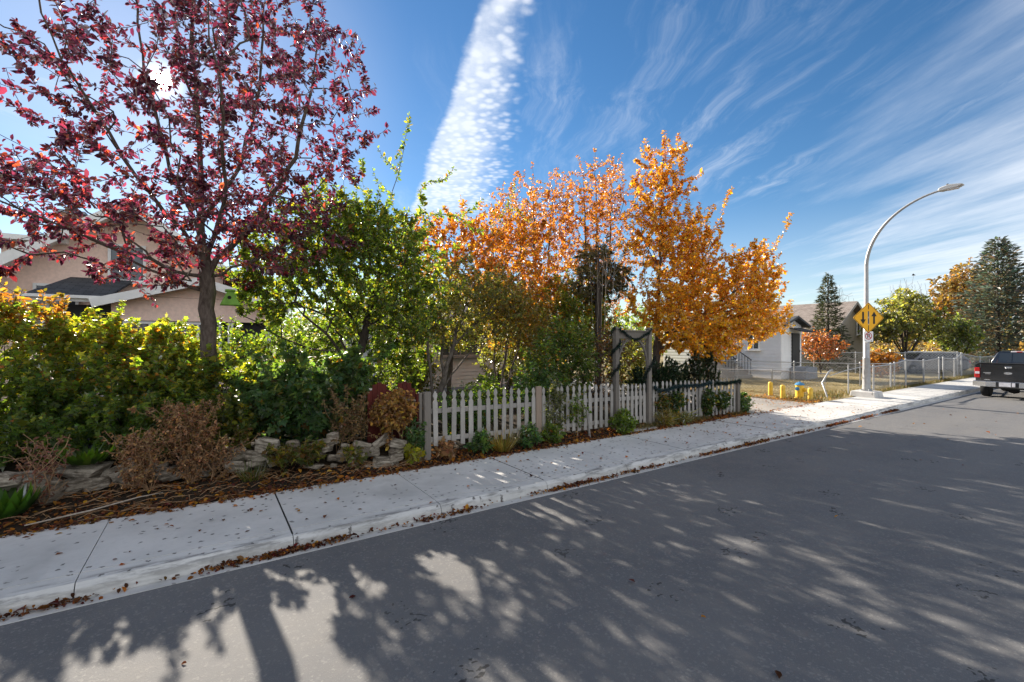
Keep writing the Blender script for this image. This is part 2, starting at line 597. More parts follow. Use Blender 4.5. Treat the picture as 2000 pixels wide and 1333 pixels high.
def tube_arrays(pts, rad, n):
    t = np.gradient(pts, axis=0)
    t /= np.linalg.norm(t, axis=1)[:, None] + 1e-9
    m = t.mean(0)
    ref = np.eye(3)[np.argmin(np.abs(m))]
    u = ref - (t @ ref)[:, None] * t
    u /= np.linalg.norm(u, axis=1)[:, None] + 1e-9
    w = np.cross(t, u)
    a = np.arange(n) * 2 * math.pi / n
    v = pts[:, None, :] + rad[:, None, None] * (np.cos(a)[None, :, None] * u[:, None, :] + np.sin(a)[None, :, None] * w[:, None, :])
    k = len(pts)
    i = np.arange(k - 1)[:, None] * n
    j = np.arange(n)[None, :]
    f = np.stack([i + j, i + (j + 1) % n, i + n + (j + 1) % n, i + n + j], -1).reshape(-1, 4)
    return v.reshape(-1, 3), f


def fast_mesh(name, v, f, col=None, smooth=False):
    """v (n,3); f: (m,k) int array of faces all with k corners"""
    me = bpy.data.meshes.new(name)
    m, k = f.shape
    me.vertices.add(len(v))
    me.vertices.foreach_set('co', np.ascontiguousarray(v, np.float32).ravel())
    me.loops.add(m * k)
    me.loops.foreach_set('vertex_index', np.ascontiguousarray(f, np.int32).ravel())
    me.polygons.add(m)
    me.polygons.foreach_set('loop_start', np.arange(m, dtype=np.int32) * k)
    me.polygons.foreach_set('loop_total', np.full(m, k, np.int32))
    if smooth:
        me.polygons.foreach_set('use_smooth', np.ones(m, bool))
    me.update(calc_edges=True)
    if col is not None:
        at = me.attributes.new('col', 'FLOAT_COLOR', 'POINT')
        c4 = np.ones((len(v), 4), np.float32)
        c4[:, :3] = col
        at.data.foreach_set('color', c4.ravel())
    return me


# ------------------------------------------------------------------ leaves
def _shape(kind):
    if kind == 'lite':
        v = [(0, 0, 0), (.45, -.5, .12), (1, 0, 0), (.45, .5, .12)]
        f = [(0, 1, 2), (0, 2, 3)]
    elif kind == 'oval':
        v = [(0, 0, 0), (.28, -.42, .10), (.68, -.40, .06), (1, 0, -.10), (.68, .40, .06), (.28, .42, .10)]
        f = [(0, 1, 2, 3), (0, 3, 4, 5)]
    elif kind == 'lobed':
        v = [(0, 0, 0), (.12, -.42, .05), (.32, -.36, .06), (.55, -.62, .0), (.62, -.22, .08), (1.0, 0, -.12),
             (.62, .22, .08), (.55, .62, .0), (.32, .36, .06), (.12, .42, .05), (.35, 0, .0)]
        f = [(10, 0, 1, 2), (10, 2, 3, 4), (10, 4, 5, 6), (10, 6, 7, 8), (10, 8, 9, 0)]
    elif kind == 'blade':
        v = [(0, -.5, 0), (0, .5, 0), (.55, .35, .06), (.55, -.35, .06), (1, 0, .22)]
        f = [(0, 1, 2), (0, 2, 3), (3, 2, 4)]
    elif kind == 'curl':
        v = [(0, 0, 0), (.3, -.42, .22), (.7, -.38, .26), (1, 0, .12), (.7, .38, .20), (.3, .42, .28)]
        f = [(0, 1, 2, 3), (0, 3, 4, 5)]
    return np.array(v, float), np.array(f, int)


def unit(a):
    return a / (np.linalg.norm(a, axis=1)[:, None] + 1e-9)


def leaf_mesh(name, base, d, nrm, L, W, col, kind='lite'):
    sv, sf = _shape(kind)
    d = unit(d)
    s = unit(np.cross(nrm, d))
    n = np.cross(d, s)
    L = np.broadcast_to(np.asarray(L, float), (len(base),))
    W = np.broadcast_to(np.asarray(W, float), (len(base),))
    v = base[:, None] + d[:, None] * (sv[None, :, 0, None] * L[:, None, None]) + s[:, None] * (sv[None, :, 1, None] * W[:, None, None]) + n[:, None] * (sv[None, :, 2, None] * L[:, None, None])
    k = len(sv)
    f = (np.arange(len(base))[:, None, None] * k + sf[None]).reshape(-1, sf.shape[1])
    return fast_mesh(name, v.reshape(-1, 3), f, np.repeat(col, k, 0))


def palette(nn, cols, weights, jitter=.25, sat=.08):
    cols = np.array(cols, float)
    w = np.array(weights, float)
    if w.ndim == 1:
        idx = rng.choice(len(cols), nn, p=w / w.sum())
    else:
        cw = np.cumsum(w / w.sum(1, keepdims=True), 1)
        idx = (rng.random(nn)[:, None] > cw).sum(1).clip(0, len(cols) - 1)
    c = cols[idx] * np.exp(rng.normal(0, jitter, nn))[:, None]
    c *= np.exp(rng.normal(0, sat, (nn, 3)))
    return c.clip(.002, .9)


# ------------------------------------------------------------------ branching plants
def densify(pts, step):
    pts = [np.array(p, float) for p in pts]
    out = [pts[0]]
    for a, b in zip(pts[:-1], pts[1:]):
        k = max(1, int(round(np.linalg.norm(b - a) / step)))
        for i in range(1, k + 1):
            out.append(a + (b - a) * i / k)
    return np.array(out)


def grow(chains, tips, bf=.35, step=.25, jit=.03):
    nodes, par, pl = [], [], []
    for ci, ch in enumerate(chains):
        pts = densify(ch, step)
        if len(pts) > 3:
            pts[1:-1] += rng.normal(0, jit * .5, (len(pts) - 2, 3))
        if ci == 0 or not nodes:
            prev = -1
        else:
            dd = np.linalg.norm(np.array(nodes) - pts[0], axis=1)
            prev = int(dd.argmin())
            if dd[prev] < .6:
                pts = pts[1:] if len(pts) > 2 else pts
            else:
                prev = -1
        for p in pts:
            nodes.append(p)
            par.append(prev)
            pl.append(0.0 if prev < 0 else pl[prev] + np.linalg.norm(p - nodes[prev]))
            prev = len(nodes) - 1
    tips = np.array(tips)
    n = len(tips)
    best = np.full(n, 1e9)
    bi = np.zeros(n, int)
    alive = np.ones(n, bool)
    skeleton = len(nodes)

    def upd(k):
        c = np.linalg.norm(tips - nodes[k], axis=1) + bf * pl[k]
        m = c < best
        best[m] = c[m]
        bi[m] = k
    for k in range(len(nodes)):
        upd(k)
    for _ in range(n):
        q = int(np.where(alive, best, 1e9).argmin())
        alive[q] = False
        k = int(bi[q])
        a, b = nodes[k], tips[q]
        L = np.linalg.norm(b - a)
        m = max(1, int(round(L / step)))
        prev = k
        for i in range(1, m + 1):
            p = a + (b - a) * i / m
            if i < m:
                p = p + rng.normal(0, jit, 3) + np.array([0, 0, jit * 1.0 * math.sin(math.pi * i / m)])
            nodes.append(p)
            par.append(prev)
            pl.append(pl[prev] + np.linalg.norm(p - nodes[prev]))
            prev = len(nodes) - 1
            upd(prev)
    return np.array(nodes), np.array(par), skeleton


def shoots(nodes, par, up, lo, hi, spread=.4, frac=1.0):
    """each bare end gets a young shoot of two pieces"""
    n = len(nodes)
    has = np.zeros(n, bool)
    has[par[par >= 0]] = True
    ends = np.where(~has)[0]
    ends = ends[rng.random(len(ends)) < frac]
    d = nodes[ends] - nodes[par[ends]]
    d = unit(d) + np.array([0, 0, 1.0]) * up + rng.normal(0, spread, (len(ends), 3))
    d = unit(d)
    L = rng.uniform(lo, hi, len(ends))[:, None]
    m = nodes[ends] + d * L * .5
    d2 = unit(d + np.array([0, 0, up * .4]) + rng.normal(0, .12, d.shape))
    e = m + d2 * L * .5
    k = len(ends)
    nodes = np.vstack([nodes, m, e])
    par = np.concatenate([par, ends, n + np.arange(k)])
    return nodes, par


def count(par):
    n = np.zeros(len(par))
    has = np.zeros(len(par), bool)
    has[par[par >= 0]] = True
    n[~has] = 1
    order = range(len(par) - 1, -1, -1)
    # parents may be numbered later only for shoots, which come last: plain reverse order works
    for i in order:
        if par[i] >= 0:
            n[par[i]] += n[i]
    return n


def bark_mesh(name, nodes, par, cnt, r_trunk, r_tip, rmin=0.0, flare=None, root_n=None):
    N0 = cnt.max() if root_n is None else root_n
    e = math.log(r_trunk / r_tip) / math.log(max(N0, 2))
    rad = np.minimum(r_tip * cnt ** e, r_trunk)
    if flare is not None:
        z0, h, k = flare
        rad = rad * (1 + k * np.clip(1 - (nodes[:, 2] - z0) / h, 0, 1) ** 2 * (cnt > .4 * N0))
    kids = [[] for _ in par]
    roots = []
    for i, p in enumerate(par):
        if p >= 0:
            kids[p].append(i)
        else:
            roots.append(i)
    vs, fs, off = [], [], 0
    stack = [(r, None) for r in roots]
    while stack:
        s, p = stack.pop()
        chain = [] if p is None else [p]
        i = s
        while True:
            chain.append(i)
            if not kids[i]:
                break
            ks = sorted(kids[i], key=lambda q: -cnt[q])
            for q in ks[1:]:
                stack.append((q, i))
            i = ks[0]
        rr = rad[chain].copy()
        if p is not None:
            rr[0] = min(rr[0], rr[1] * 1.35)
        if rr[1 if len(rr) > 1 else 0] < rmin or len(chain) < 2:
            continue
        sides = 4 if rr.max() < .012 else (6 if rr.max() < .05 else 12)
        if rr.max() < .006:
            sides = 3
        v, f = tube_arrays(nodes[chain], rr, sides)
        vs.append(v)
        fs.append(f + off)
        off += len(v)
    return fast_mesh(name, np.vstack(vs), np.vstack(fs), None, True), rad


def in_ellipsoids(env, n, power=.42):
    env = [(np.array(c, float), np.array(r, float), w) for c, r, w in env]
    w = np.array([e[2] for e in env], float)
    idx = rng.choice(len(env), n, p=w / w.sum())
    d = unit(rng.normal(0, 1, (n, 3)))
    q = rng.random(n) ** power
    c = np.array([e[0] for e in env])[idx]
    r = np.array([e[1] for e in env])[idx]
    return c + d * r * q[:, None]


def plant(name, label, cat, base, chains, env, ntips, leaf=None, bark='dark_bark', r_trunk=.05, r_tip=.004, bf=.35,
          step=.25, jit=.03, shoot=(.5, .15, .4, .35), group=None, extra=None, rmin=0.0, zfloor=None, power=.42,
          flare=None, trunk_name='trunk', crown_name='crown', twig_edges=3, cut=None):
    t = thing(name, label, cat, base, 0, group)
    o = np.array(base, float)
    tips = in_ellipsoids(env, ntips, power)
    if extra is not None:
        tips = np.vstack([tips, np.array(extra, float)])
    if zfloor is not None:
        tips = tips[tips[:, 2] > zfloor]
    if cut is not None:
        tips = tips[cut(tips)]
    nodes, par, sk = grow(chains, tips, bf, step, jit)
    if shoot:
        nodes, par = shoots(nodes, par, *shoot)
    cnt = count(par)
    me, rad = bark_mesh(trunk_name, nodes - o, par, cnt, r_trunk, r_tip, rmin, flare and (flare[0] - o[2], flare[1], flare[2]))
    link(trunk_name, me, bark, t)
    if leaf:
        e = np.where((par >= 0) & (cnt <= twig_edges))[0]
        p0, p1 = nodes[par[e]], nodes[e]
        ln = np.linalg.norm(p1 - p0, axis=1)
        ln = ln * np.where(e < sk, .4, 1.0) * np.exp(rng.normal(0, .65, len(e)))
        pick = rng.choice(len(e), leaf['n'], p=ln / ln.sum())
        tt = rng.random(leaf['n'])[:, None]
        ax = unit(p1 - p0)[pick]
        b = p0[pick] + (p1 - p0)[pick] * tt
        lat = np.cross(ax, unit(rng.normal(0, 1, b.shape)))
        d = unit(lat) * leaf.get('side', 1.0) + ax * leaf.get('along', .6) + np.array([0, 0, -1.0]) * leaf.get('droop', .25) + rng.normal(0, .25, b.shape)
        nr = np.array([0, 0, 1.0]) * leaf.get('flat', .7) + rng.normal(0, .55, b.shape)
        L = leaf['len'] * np.exp(rng.normal(0, .24, leaf['n']))
        b = b + unit(d) * (L * .12)[:, None]
        col = leaf['col'](b)
        me = leaf_mesh(crown_name, b - o, d, nr, L, L * leaf.get('ratio', .55), col, leaf.get('shape', 'lite'))
        link(crown_name, me, leaf.get('mat', 'green_leaf'), t)
    return t


# ------------------------------------------------------------------ the ground
KERB, BACK, FENCE = 5.48, 7.27, 7.57


def sstep(x, a, b):
    q = np.clip((np.asarray(x, float) - a) / (b - a), 0, 1)
    return q * q * (3 - 2 * q)


def bed_height(x, y):
    x, y = np.asarray(x, float), np.asarray(y, float)
    yw = 8.35 - .30 * np.clip(x, 0, 3)
    left = .14 + .10 * sstep(y, 7.27, yw - .05) + .28 * sstep(y, yw, yw + .4)
    right = .14 + .07 * sstep(y, 7.27, 7.6) + .10 * sstep(y, 8.0, 10)
    q = sstep(x, 2.3, 3.3)
    h = left * (1 - q) + right * q - .06 * sstep(x, 9, 13) - .50 * sstep(y, 13, 18) * (1 - sstep(x, 2.5, 4))
    return h + .018 * np.sin(x * 3.1 + y * 1.7) * np.sin(y * 4.3 - x * 1.1) * sstep(y, 7.3, 7.6)


def sheet(name, x0, x1, y0, y1, z, mat, step=None, hf=None):
    nx = max(1, int((x1 - x0) / step)) if step else 1
    ny = max(1, int((y1 - y0) / step)) if step else 1
    X, Y = np.meshgrid(np.linspace(x0, x1, nx + 1), np.linspace(y0, y1, ny + 1), indexing='ij')
    Z = hf(X, Y) if hf else np.full(X.shape, z)
    v = np.stack([X, Y, Z], -1).reshape(-1, 3)
    i = np.arange(nx)[:, None] * (ny + 1) + np.arange(ny)[None]
    f = np.stack([i, i + ny + 1, i + ny + 2, i + 1], -1).reshape(-1, 4)
    return link(name, fast_mesh(name, v, f, None, hf is not None), mat, None, 'structure')


sheet('ground', -700, 900, -700, 900, -.03, 'dry_lawn')
sheet('road', -60, 260, -4.2, 5.352, 0, 'asphalt')
sheet('garden_bed', -14, 13.35, BACK + .005, 34, 0, 'soil', .12, bed_height)
def yard_h(x, y):
    return .13 + .03 * np.sin(x * 1.3) * np.sin(y * 1.1) + .02 * np.sin(x * 4.1 + y * 3.3)
sheet('lawn', 17.45, 110, BACK + .005, 90, .14, 'dry_lawn', .8, yard_h)
sheet('alley', 13.36, 17.44, BACK + .005, 90, .13, 'alley_concrete')
sheet('yard', -60, 13.3, 34.01, 90, .0, 'dry_lawn')

# gutter pan beside the asphalt
g_ = MB()
g_.prism([(5.35, -.02), (5.35, .006), (5.485, .002), (5.485, -.02)], -60, 120, 'YZ')
tag(g_.build('gutter', 'kerb_concrete'), kind='structure')

# pavement: one slab every 1.77 m, kerb cast in one piece with it, a tooled line along the kerb
walk = bpy.data.objects.new('sidewalk', None)
COL.objects.link(walk)
tag(walk, kind='structure')
PITCH = 1.77


def slab_profile(low):
    zb, zk = .15, (.03 if low else .135)
    zt = .15 if not low else .105
    prof = [(BACK, -.02), (BACK, zb), (5.737, zt), (5.733, zt - .022), (5.722, zt - .022), (5.718, zt),
            (5.60, zt - .006), (5.545, (zt + zk) / 2 - .003), (5.505, zk * .72), (5.488, .01), (5.488, -.02)]
    return prof


def slab_mesh(p0, p1):
    m = MB()
    n = len(p0)
    vs = [(.004, a, b) for a, b in p0] + [(PITCH - .004, a, b) for a, b in p1]
    m.add(vs, [tuple(range(n)), tuple(range(2 * n - 1, n - 1, -1))] + [(i, i + n, (i + 1) % n + n, (i + 1) % n) for i in range(n)])
    me = m.mesh('slab')
    me.materials.append(A['sidewalk_concrete'])
    return me


P0, P1 = slab_profile(False), slab_profile(True)
SL = {'flat': slab_mesh(P0, P0), 'low': slab_mesh(P1, P1), 'down': slab_mesh(P0, P1), 'up': slab_mesh(P1, P0)}
jm = MB().prism([(BACK - .01, .0), (BACK - .01, .148), (5.74, .148), (5.60, .142), (5.52, .10), (5.50, .0)], -.009, .009, 'YZ').mesh('joint')
jm.materials.append(A['tar'])
for k in range(-7, 30):
    x = .78 + PITCH * k
    kind = 'down' if 12.5 < x < 14 else ('low' if 14 < x < 16.5 else ('up' if 16.5 < x < 18 else 'flat'))
    low = kind != 'flat'
    s = link('slab', SL[kind], None, walk)
    s.location = (x, 0, 0 if low else rng.normal(0, .0015))
    if not low:
        s.rotation_euler = (0, R(rng.normal(0, .08)), 0)
    if k % 2 == 0 and not low:
        j = link('joint_strip', jm, None, walk)
        j.location = (x, 0, .0045)
far = MB().prism([(BACK, -.02), (BACK, .15), (5.60, .15), (5.5, .09), (5.488, -.02)], 53.9, 200, 'YZ')
far.build('far_slab', 'sidewalk_concrete', walk)

# concrete step in front of the garden gate
tag(MB().box((8.62, 7.42, .15), (1.1, .30, .09)).build('doorstep', 'alley_concrete', bevel=.01), 'flat concrete pad in the litter in front of the garden gate', 'step')

# ------------------------------------------------------------------ picket fence, gate and arbor
def ftop(x):
    return 1.40 - .0214 * (x - 3.3)


def fbot(x):
    return max(.20, .40 - .0245 * (x - 3.4))


def picket_mesh(h, w=.088, t=.019, seed=0):
    r = random.Random(seed)
    hw = w / 2
    nk = hw * .52
    pr = [(-hw, 0), (-hw, h - .215), (-hw * .86, h - .19), (-nk, h - .165), (-nk, h - .145), (-hw * .80, h - .11), (-hw * .98, h - .085),
          (-hw * .80, h - .052), (-hw * .30, h - .012), (0, h)]
    poly = pr + [(-a, b) for a, b in reversed(pr[:-1])]
    poly = [(a + r.uniform(-.002, .002), b + (r.uniform(-.012, .008) if b == 0 else 0)) for a, b in poly]
    m = MB().prism(poly, -t / 2, t / 2, 'XZ')
    me = m.mesh('picket', bevel=.002)
    me.materials.append(A['white_picket_wood'])
    return me


PK = [picket_mesh(1.0, seed=i) for i in range(4)]


def add_picket(parent, x, y, z0, z1, lean=.9):
    o = link('picket', PK[rng.integers(4)], None, parent)
    o.location = (x - parent.location.x, y - parent.location.y + rng.normal(0, .003), z0 - parent.location.z)
    o.scale = (1 + rng.normal(0, .03), 1, z1 - z0)
    o.rotation_euler = (R(rng.normal(0, .5)), R(rng.normal(0, lean)), R(rng.normal(0, 1.2)))
    return o


def post(parent, x, y, z0, z1, w, mat, cap=False, w2=None):
    px, py, pz = parent.location
    m = MB().box((x - px, y - py, (z0 + z1) / 2 - pz), (w, w2 or w, z1 - z0))
    o = m.build('post', mat, parent, bevel=.006)
    if cap:
        c = MB().box((x - px, y - py, z1 - pz + .012), (w + .03, (w2 or w) + .03, .024))
        c.box((x - px, y - py, z1 - pz + .04), (w - .0, (w2 or w), .034), taper=.35)
        c.build('post_cap', mat, o)
    return o


def rail(parent, xa, xb, y, za, zb, mat='white_rail_wood', h=.085, d=.038):
    p = parent.location
    m = MB().span((xa - p.x, y - p.y, za - p.z), (xb - p.x, y - p.y, zb - p.z), d, h)
    return m.build('rail', mat, parent, bevel=.004)


fl = thing('picket_fence', 'weathered white picket fence running from the red gate to the arbor', 'picket fence', (3.22, FENCE, .2), 0, 'picket fences along the pavement')
post(fl, 3.22, FENCE - .01, .10, ftop(3.22) - .005, .125, 'grey_post_wood', w2=.125)
post(fl, 3.11, FENCE + .03, .10, ftop(3.22) - .02, .055, 'grey_post_wood', w2=.10)
post(fl, 5.70, FENCE - .015, .16, ftop(5.7) + .01, .14, 'brown_board_wood', w2=.05)
for a, b, n in ((3.40, 5.58, 13), (5.86, 7.84, 13)):
    for i in range(n):
        x = a + (b - a) * i / (n - 1) + rng.normal(0, .004)
        add_picket(fl, x, FENCE + rng.normal(0, .004), fbot(x) + rng.normal(0, .012), ftop(x) + rng.normal(0, .008))
for a, b in ((3.285, 5.63), (5.77, 7.87)):
    for up in (1, 0):
        f = (lambda x: ftop(x) - .36) if up else (lambda x: fbot(x) + .13)
        rail(fl, a, b, FENCE + .032, f(a), f(b))

fr = thing('picket_fence', 'ivy hung white picket fence running from the arbor to the alley', 'picket fence', (9.3, FENCE, .18), 0, 'picket fences along the pavement')
post(fr, 13.10, FENCE - .01, .12, 1.16, .13, 'grey_post_wood')
post(fr, 11.20, FENCE - .045, .10, 1.10, .075, 'white_rail_wood', w2=.04)
for i in range(21):
    x = 9.33 + (12.98 - 9.33) * i / 20 + rng.normal(0, .005)
    add_picket(fr, x, FENCE, fbot(x) + rng.normal(0, .01), ftop(x) + rng.normal(0, .008), .8)
for up in (1, 0):
    f = (lambda x: ftop(x) - .36) if up else (lambda x: fbot(x) + .13)
    rail(fr, 9.24, 13.05, FENCE + .032, f(9.24), f(13.05))

gt = thing('garden_gate', 'small white picket gate hanging between the arbor posts', 'gate', (8.06, FENCE, .25))
for i in range(7):
    x = 8.10 + .152 * i
    add_picket(gt, x, FENCE + .01, .275 + rng.normal(0, .006), 1.275 - .004 * i, .3)
rail(gt, 8.055, 9.06, FENCE + .040, .92, .90)
rail(gt, 8.055, 9.06, FENCE + .040, .42, .40)
m = MB().span((.02, .045, .20), (.98, .045, .62), .02, .08)
m.build('brace', 'white_rail_wood', gt)
for z in (.18, .66):
    MB().box((-.015, -.012, z), (.10, .012, .03)).build('hinge', 'black_metal', gt)

ar = thing('garden_arbor', 'grey wooden arbor with curved lattice brackets over the gate', 'arbor', (7.99, FENCE, .22))
for x in (7.99, 9.15):
    post(ar, x, FENCE - .005, .12, 2.58, .115, 'grey_post_wood', True)
MB().box((.58, 0, 2.22), (1.04, .07, .17)).build('lintel', 'grey_post_wood', ar, bevel=.008)
MB().box((.58, -.01, 2.325), (1.12, .10, .035)).build('cap_rail', 'grey_post_wood', ar, bevel=.006)
for sx, x0 in ((1, .06), (-1, 1.10)):
    b = MB()
    pts = []
    for i in range(9):
        a = i / 8 * math.pi / 2
        pts.append((x0 + sx * (.44 - .44 * math.cos(a)), 0, 1.42 + .70 * math.sin(a)))
    for p, q in zip(pts[:-1], pts[1:]):
        b.span(p, q, .045, .04)
    br = b.build('bracket', 'grey_post_wood', ar)
    lt = MB()
    for k in range(5):
        lt.span((x0 + sx * .01, .005, 1.58 + .13 * k), (x0 + sx * (.07 + .085 * k), .005, 1.60 + .115 * k), .008, .018)
        lt.span((x0 + sx * (.03 + .08 * k), -.008, 2.13), (x0 + sx * (.02 + .055 * k), -.008, 1.62 + .10 * k), .008, .018)
    lt.build('lattice', 'grey_post_wood', br)


def garland(name, label, path, rad, n, col, group=None):
    pts = densify(path, .04)
    seg = rng.integers(0, len(pts) - 1, n)
    b = pts[seg] + (pts[seg + 1] - pts[seg]) * rng.random(n)[:, None]
    ax = unit(pts[seg + 1] - pts[seg])
    d = unit(np.cross(ax, rng.normal(0, 1, b.shape))) + ax * .5
    L = rad * np.exp(rng.normal(0, .25, n))
    o = pts[0]
    t = thing(name, label, 'garland', tuple(o), 0, group)
    link('tinsel', leaf_mesh('tinsel', b - o, d, rng.normal(0, 1, b.shape), L, L * .16, palette(n, col, [1] * len(col), .3), 'lite'), 'needle_leaf', t)
    MB().tube(pts[::3] - o, .006, 5).build('wire', 'black_plastic', t)
    return t


DK = [(.010, .028, .020), (.008, .018, .018), (.014, .040, .028)]
BL = [(.020, .045, .055), (.014, .035, .05), (.03, .06, .06)]
def spiral(x, y, z0, z1, r, turns, n=40):
    return [(x + r * math.cos(6.283 * turns * i / n), y + r * math.sin(6.283 * turns * i / n), z0 + (z1 - z0) * i / n) for i in range(n + 1)]
garland('garland', 'dark green tinsel garland wound round the western arbor post', spiral(7.99, FENCE - .005, 1.30, 2.62, .092, 2.6), .05, 1500, DK, 'tinsel garlands on the arbor')
garland('garland', 'dark tinsel garland swagged along the top of the arbor', [(8.0, 7.50, 2.60), (8.2, 7.49, 2.50), (8.32, 7.5, 2.42), (8.55, 7.49, 2.33), (8.75, 7.49, 2.36), (8.92, 7.49, 2.46), (9.08, 7.49, 2.49), (9.16, 7.49, 2.60), (9.24, 7.56, 2.58)], .042, 1200, DK, 'tinsel garlands on the arbor')
garland('garland', 'dark tinsel garland tied halfway up the eastern arbor post', [(9.30, 7.5, 1.95), (9.22, 7.46, 1.80), (9.08, 7.48, 1.62), (9.06, 7.58, 1.50), (9.07, 7.6, 1.2), (9.05, 7.6, 1.0)], .05, 800, DK, 'tinsel garlands on the arbor')
garland('garland', 'blue green tinsel garland strung along the fence beside the gate', [(9.27, 7.51, 1.16), (9.5, 7.5, 1.03), (9.8, 7.5, 1.04), (10.1, 7.51, 1.11), (10.6, 7.5, 1.10), (11.2, 7.49, 1.08), (11.7, 7.5, 1.14)], .06, 2300, BL)
garland('garland', 'dark green tinsel garland trailing to the corner post by the alley', [(11.9, 7.5, 1.12), (12.4, 7.5, 1.07), (12.9, 7.49, 1.10), (13.1, 7.47, 1.14), (13.19, 7.55, 1.0), (13.2, 7.6, .85)], .065, 1300, DK)

# leaning stake in the litter
tag(MB().span((7.0, 7.40, .12), (6.93, 7.42, .78), .05, .022).build('garden_stake', 'white_rail_wood'), 'thin pale wooden stake pushed into the litter in front of the fence', 'stake')

# red double gate standing ajar behind the dry hydrangea
rg = thing('red_gate', 'dark red board gate with two rounded tops behind the dry shrub', 'gate', (2.32, 8.05, .3))
for x0, n, hh in ((.0, 5, 1.06), (.46, 5, 1.06)):
    for i in range(n):
        c = (i - (n - 1) / 2) / ((n - 1) / 2)
        top = hh + .20 * math.sqrt(max(0, 1 - (abs(c) * .93) ** 2))
        x = x0 + .086 * i
        bmb = MB().prism([(x, -.05), (x + .083, -.05), (x + .083, top - (.03 if c > 0 else 0) * abs(c)), (x, top - (.03 if c < 0 else 0) * abs(c))], -.012, .012)
        bmb.build('board', 'red_board_wood', rg, bevel=.003)
for z in (.25, .9):
    MB().box((.44, .03, z), (.88, .035, .08)).build('crossbar', 'red_board_wood', rg)
rp = MB().box((.75, -.42, .47), (.045, .09, 1.2)).build('red_post', 'red_board_wood', rg, bevel=.004)
MB().span((.56, -.25, .98), (.78, -.42, .94), .05, .03).build('latch_bar', 'white_rail_wood', rg)

# ------------------------------------------------------------------ dry stone wall, stone by stone
STONES = [
    (-1.81, 8.15, 0.36, 0.48, 0.37), (-1.98, 8.23, 0.50, 0.44, 0.20), (-1.46, 8.51, 0.48, 0.57, 0.20), (-1.48, 8.35, 0.32, 0.43, 0.24), (-1.28,
    8.34, 0.33, 0.29, 0.16), (-1.05, 8.48, 0.39, 0.50, 0.28), (-0.91, 8.31, 0.33, 0.27, 0.12), (-0.72, 8.29, 0.11, 0.37, 0.17), (-0.45, 8.27,
    0.36, 0.39, 0.20), (0.33, 8.33, 0.55, 0.30, 0.16), (0.20, 8.35, 0.42, 0.20, 0.14), (0.39, 8.30, 0.46, 0.26, 0.17), (0.56, 8.24, 0.49, 0.20,
    0.15), (0.68, 8.20, 0.47, 0.26, 0.16), (0.36, 8.17, 0.36, 0.33, 0.18), (0.65, 8.21, 0.36, 0.31, 0.13), (0.80, 8.15, 0.63, 0.34, 0.23),
    (1.14, 8.02, 0.64, 0.22, 0.12), (1.39, 7.93, 0.58, 0.17, 0.10), (1.45, 7.92, 0.46, 0.35, 0.16), (1.57, 7.89, 0.57, 0.36, 0.21), (1.71, 7.85,
    0.69, 0.21, 0.19), (1.65, 7.86, 0.62, 0.18, 0.12), (1.89, 7.80, 0.40, 0.29, 0.18), (2.15, 7.72, 0.50, 0.33, 0.20), (2.31, 7.67, 0.43, 0.24,
    0.20), (2.45, 7.63, 0.60, 0.33, 0.15), (2.71, 7.54, 0.54, 0.28, 0.15), (2.70, 7.54, 0.40, 0.26, 0.16), (2.64, 7.43, 0.33, 0.23, 0.11),
    (2.48, 7.49, 0.25, 0.43, 0.17), (1.33, 7.81, 0.30, 0.13, 0.06), (1.47, 7.78, 0.28, 0.21, 0.07), (1.95, 7.65, 0.21, 0.21, 0.13), (1.69, 7.72,
    0.28, 0.10, 0.07), (2.20, 7.57, 0.21, 0.13, 0.09), (2.98, 7.39, 0.34, 0.17, 0.13), (0.87, 8.12, 0.37, 0.21, 0.12), (1.89, 7.80, 0.54, 0.13,
    0.11), (1.04, 8.06, 0.52, 0.29, 0.14), (1.26, 7.98, 0.39, 0.26, 0.12), (2.05, 7.62, 0.36, 0.25, 0.12), (1.26, 7.98, 0.51, 0.21, 0.11),
    (1.74, 7.84, 0.36, 0.23, 0.12), (-2.08, 8.16, 0.57, 0.27, 0.17), (-0.14, 8.25, 0.33, 0.35, 0.19), (0.02, 8.38, 0.38, 0.25, 0.16), (-0.21,
    8.40, 0.46, 0.36, 0.18), (-0.67, 8.44, 0.41, 0.31, 0.19)]
sw = thing('stone_wall', 'low tumbled dry stone wall of flat field stones edging the raised bed', 'stone wall', (.3, 7.9, .2))
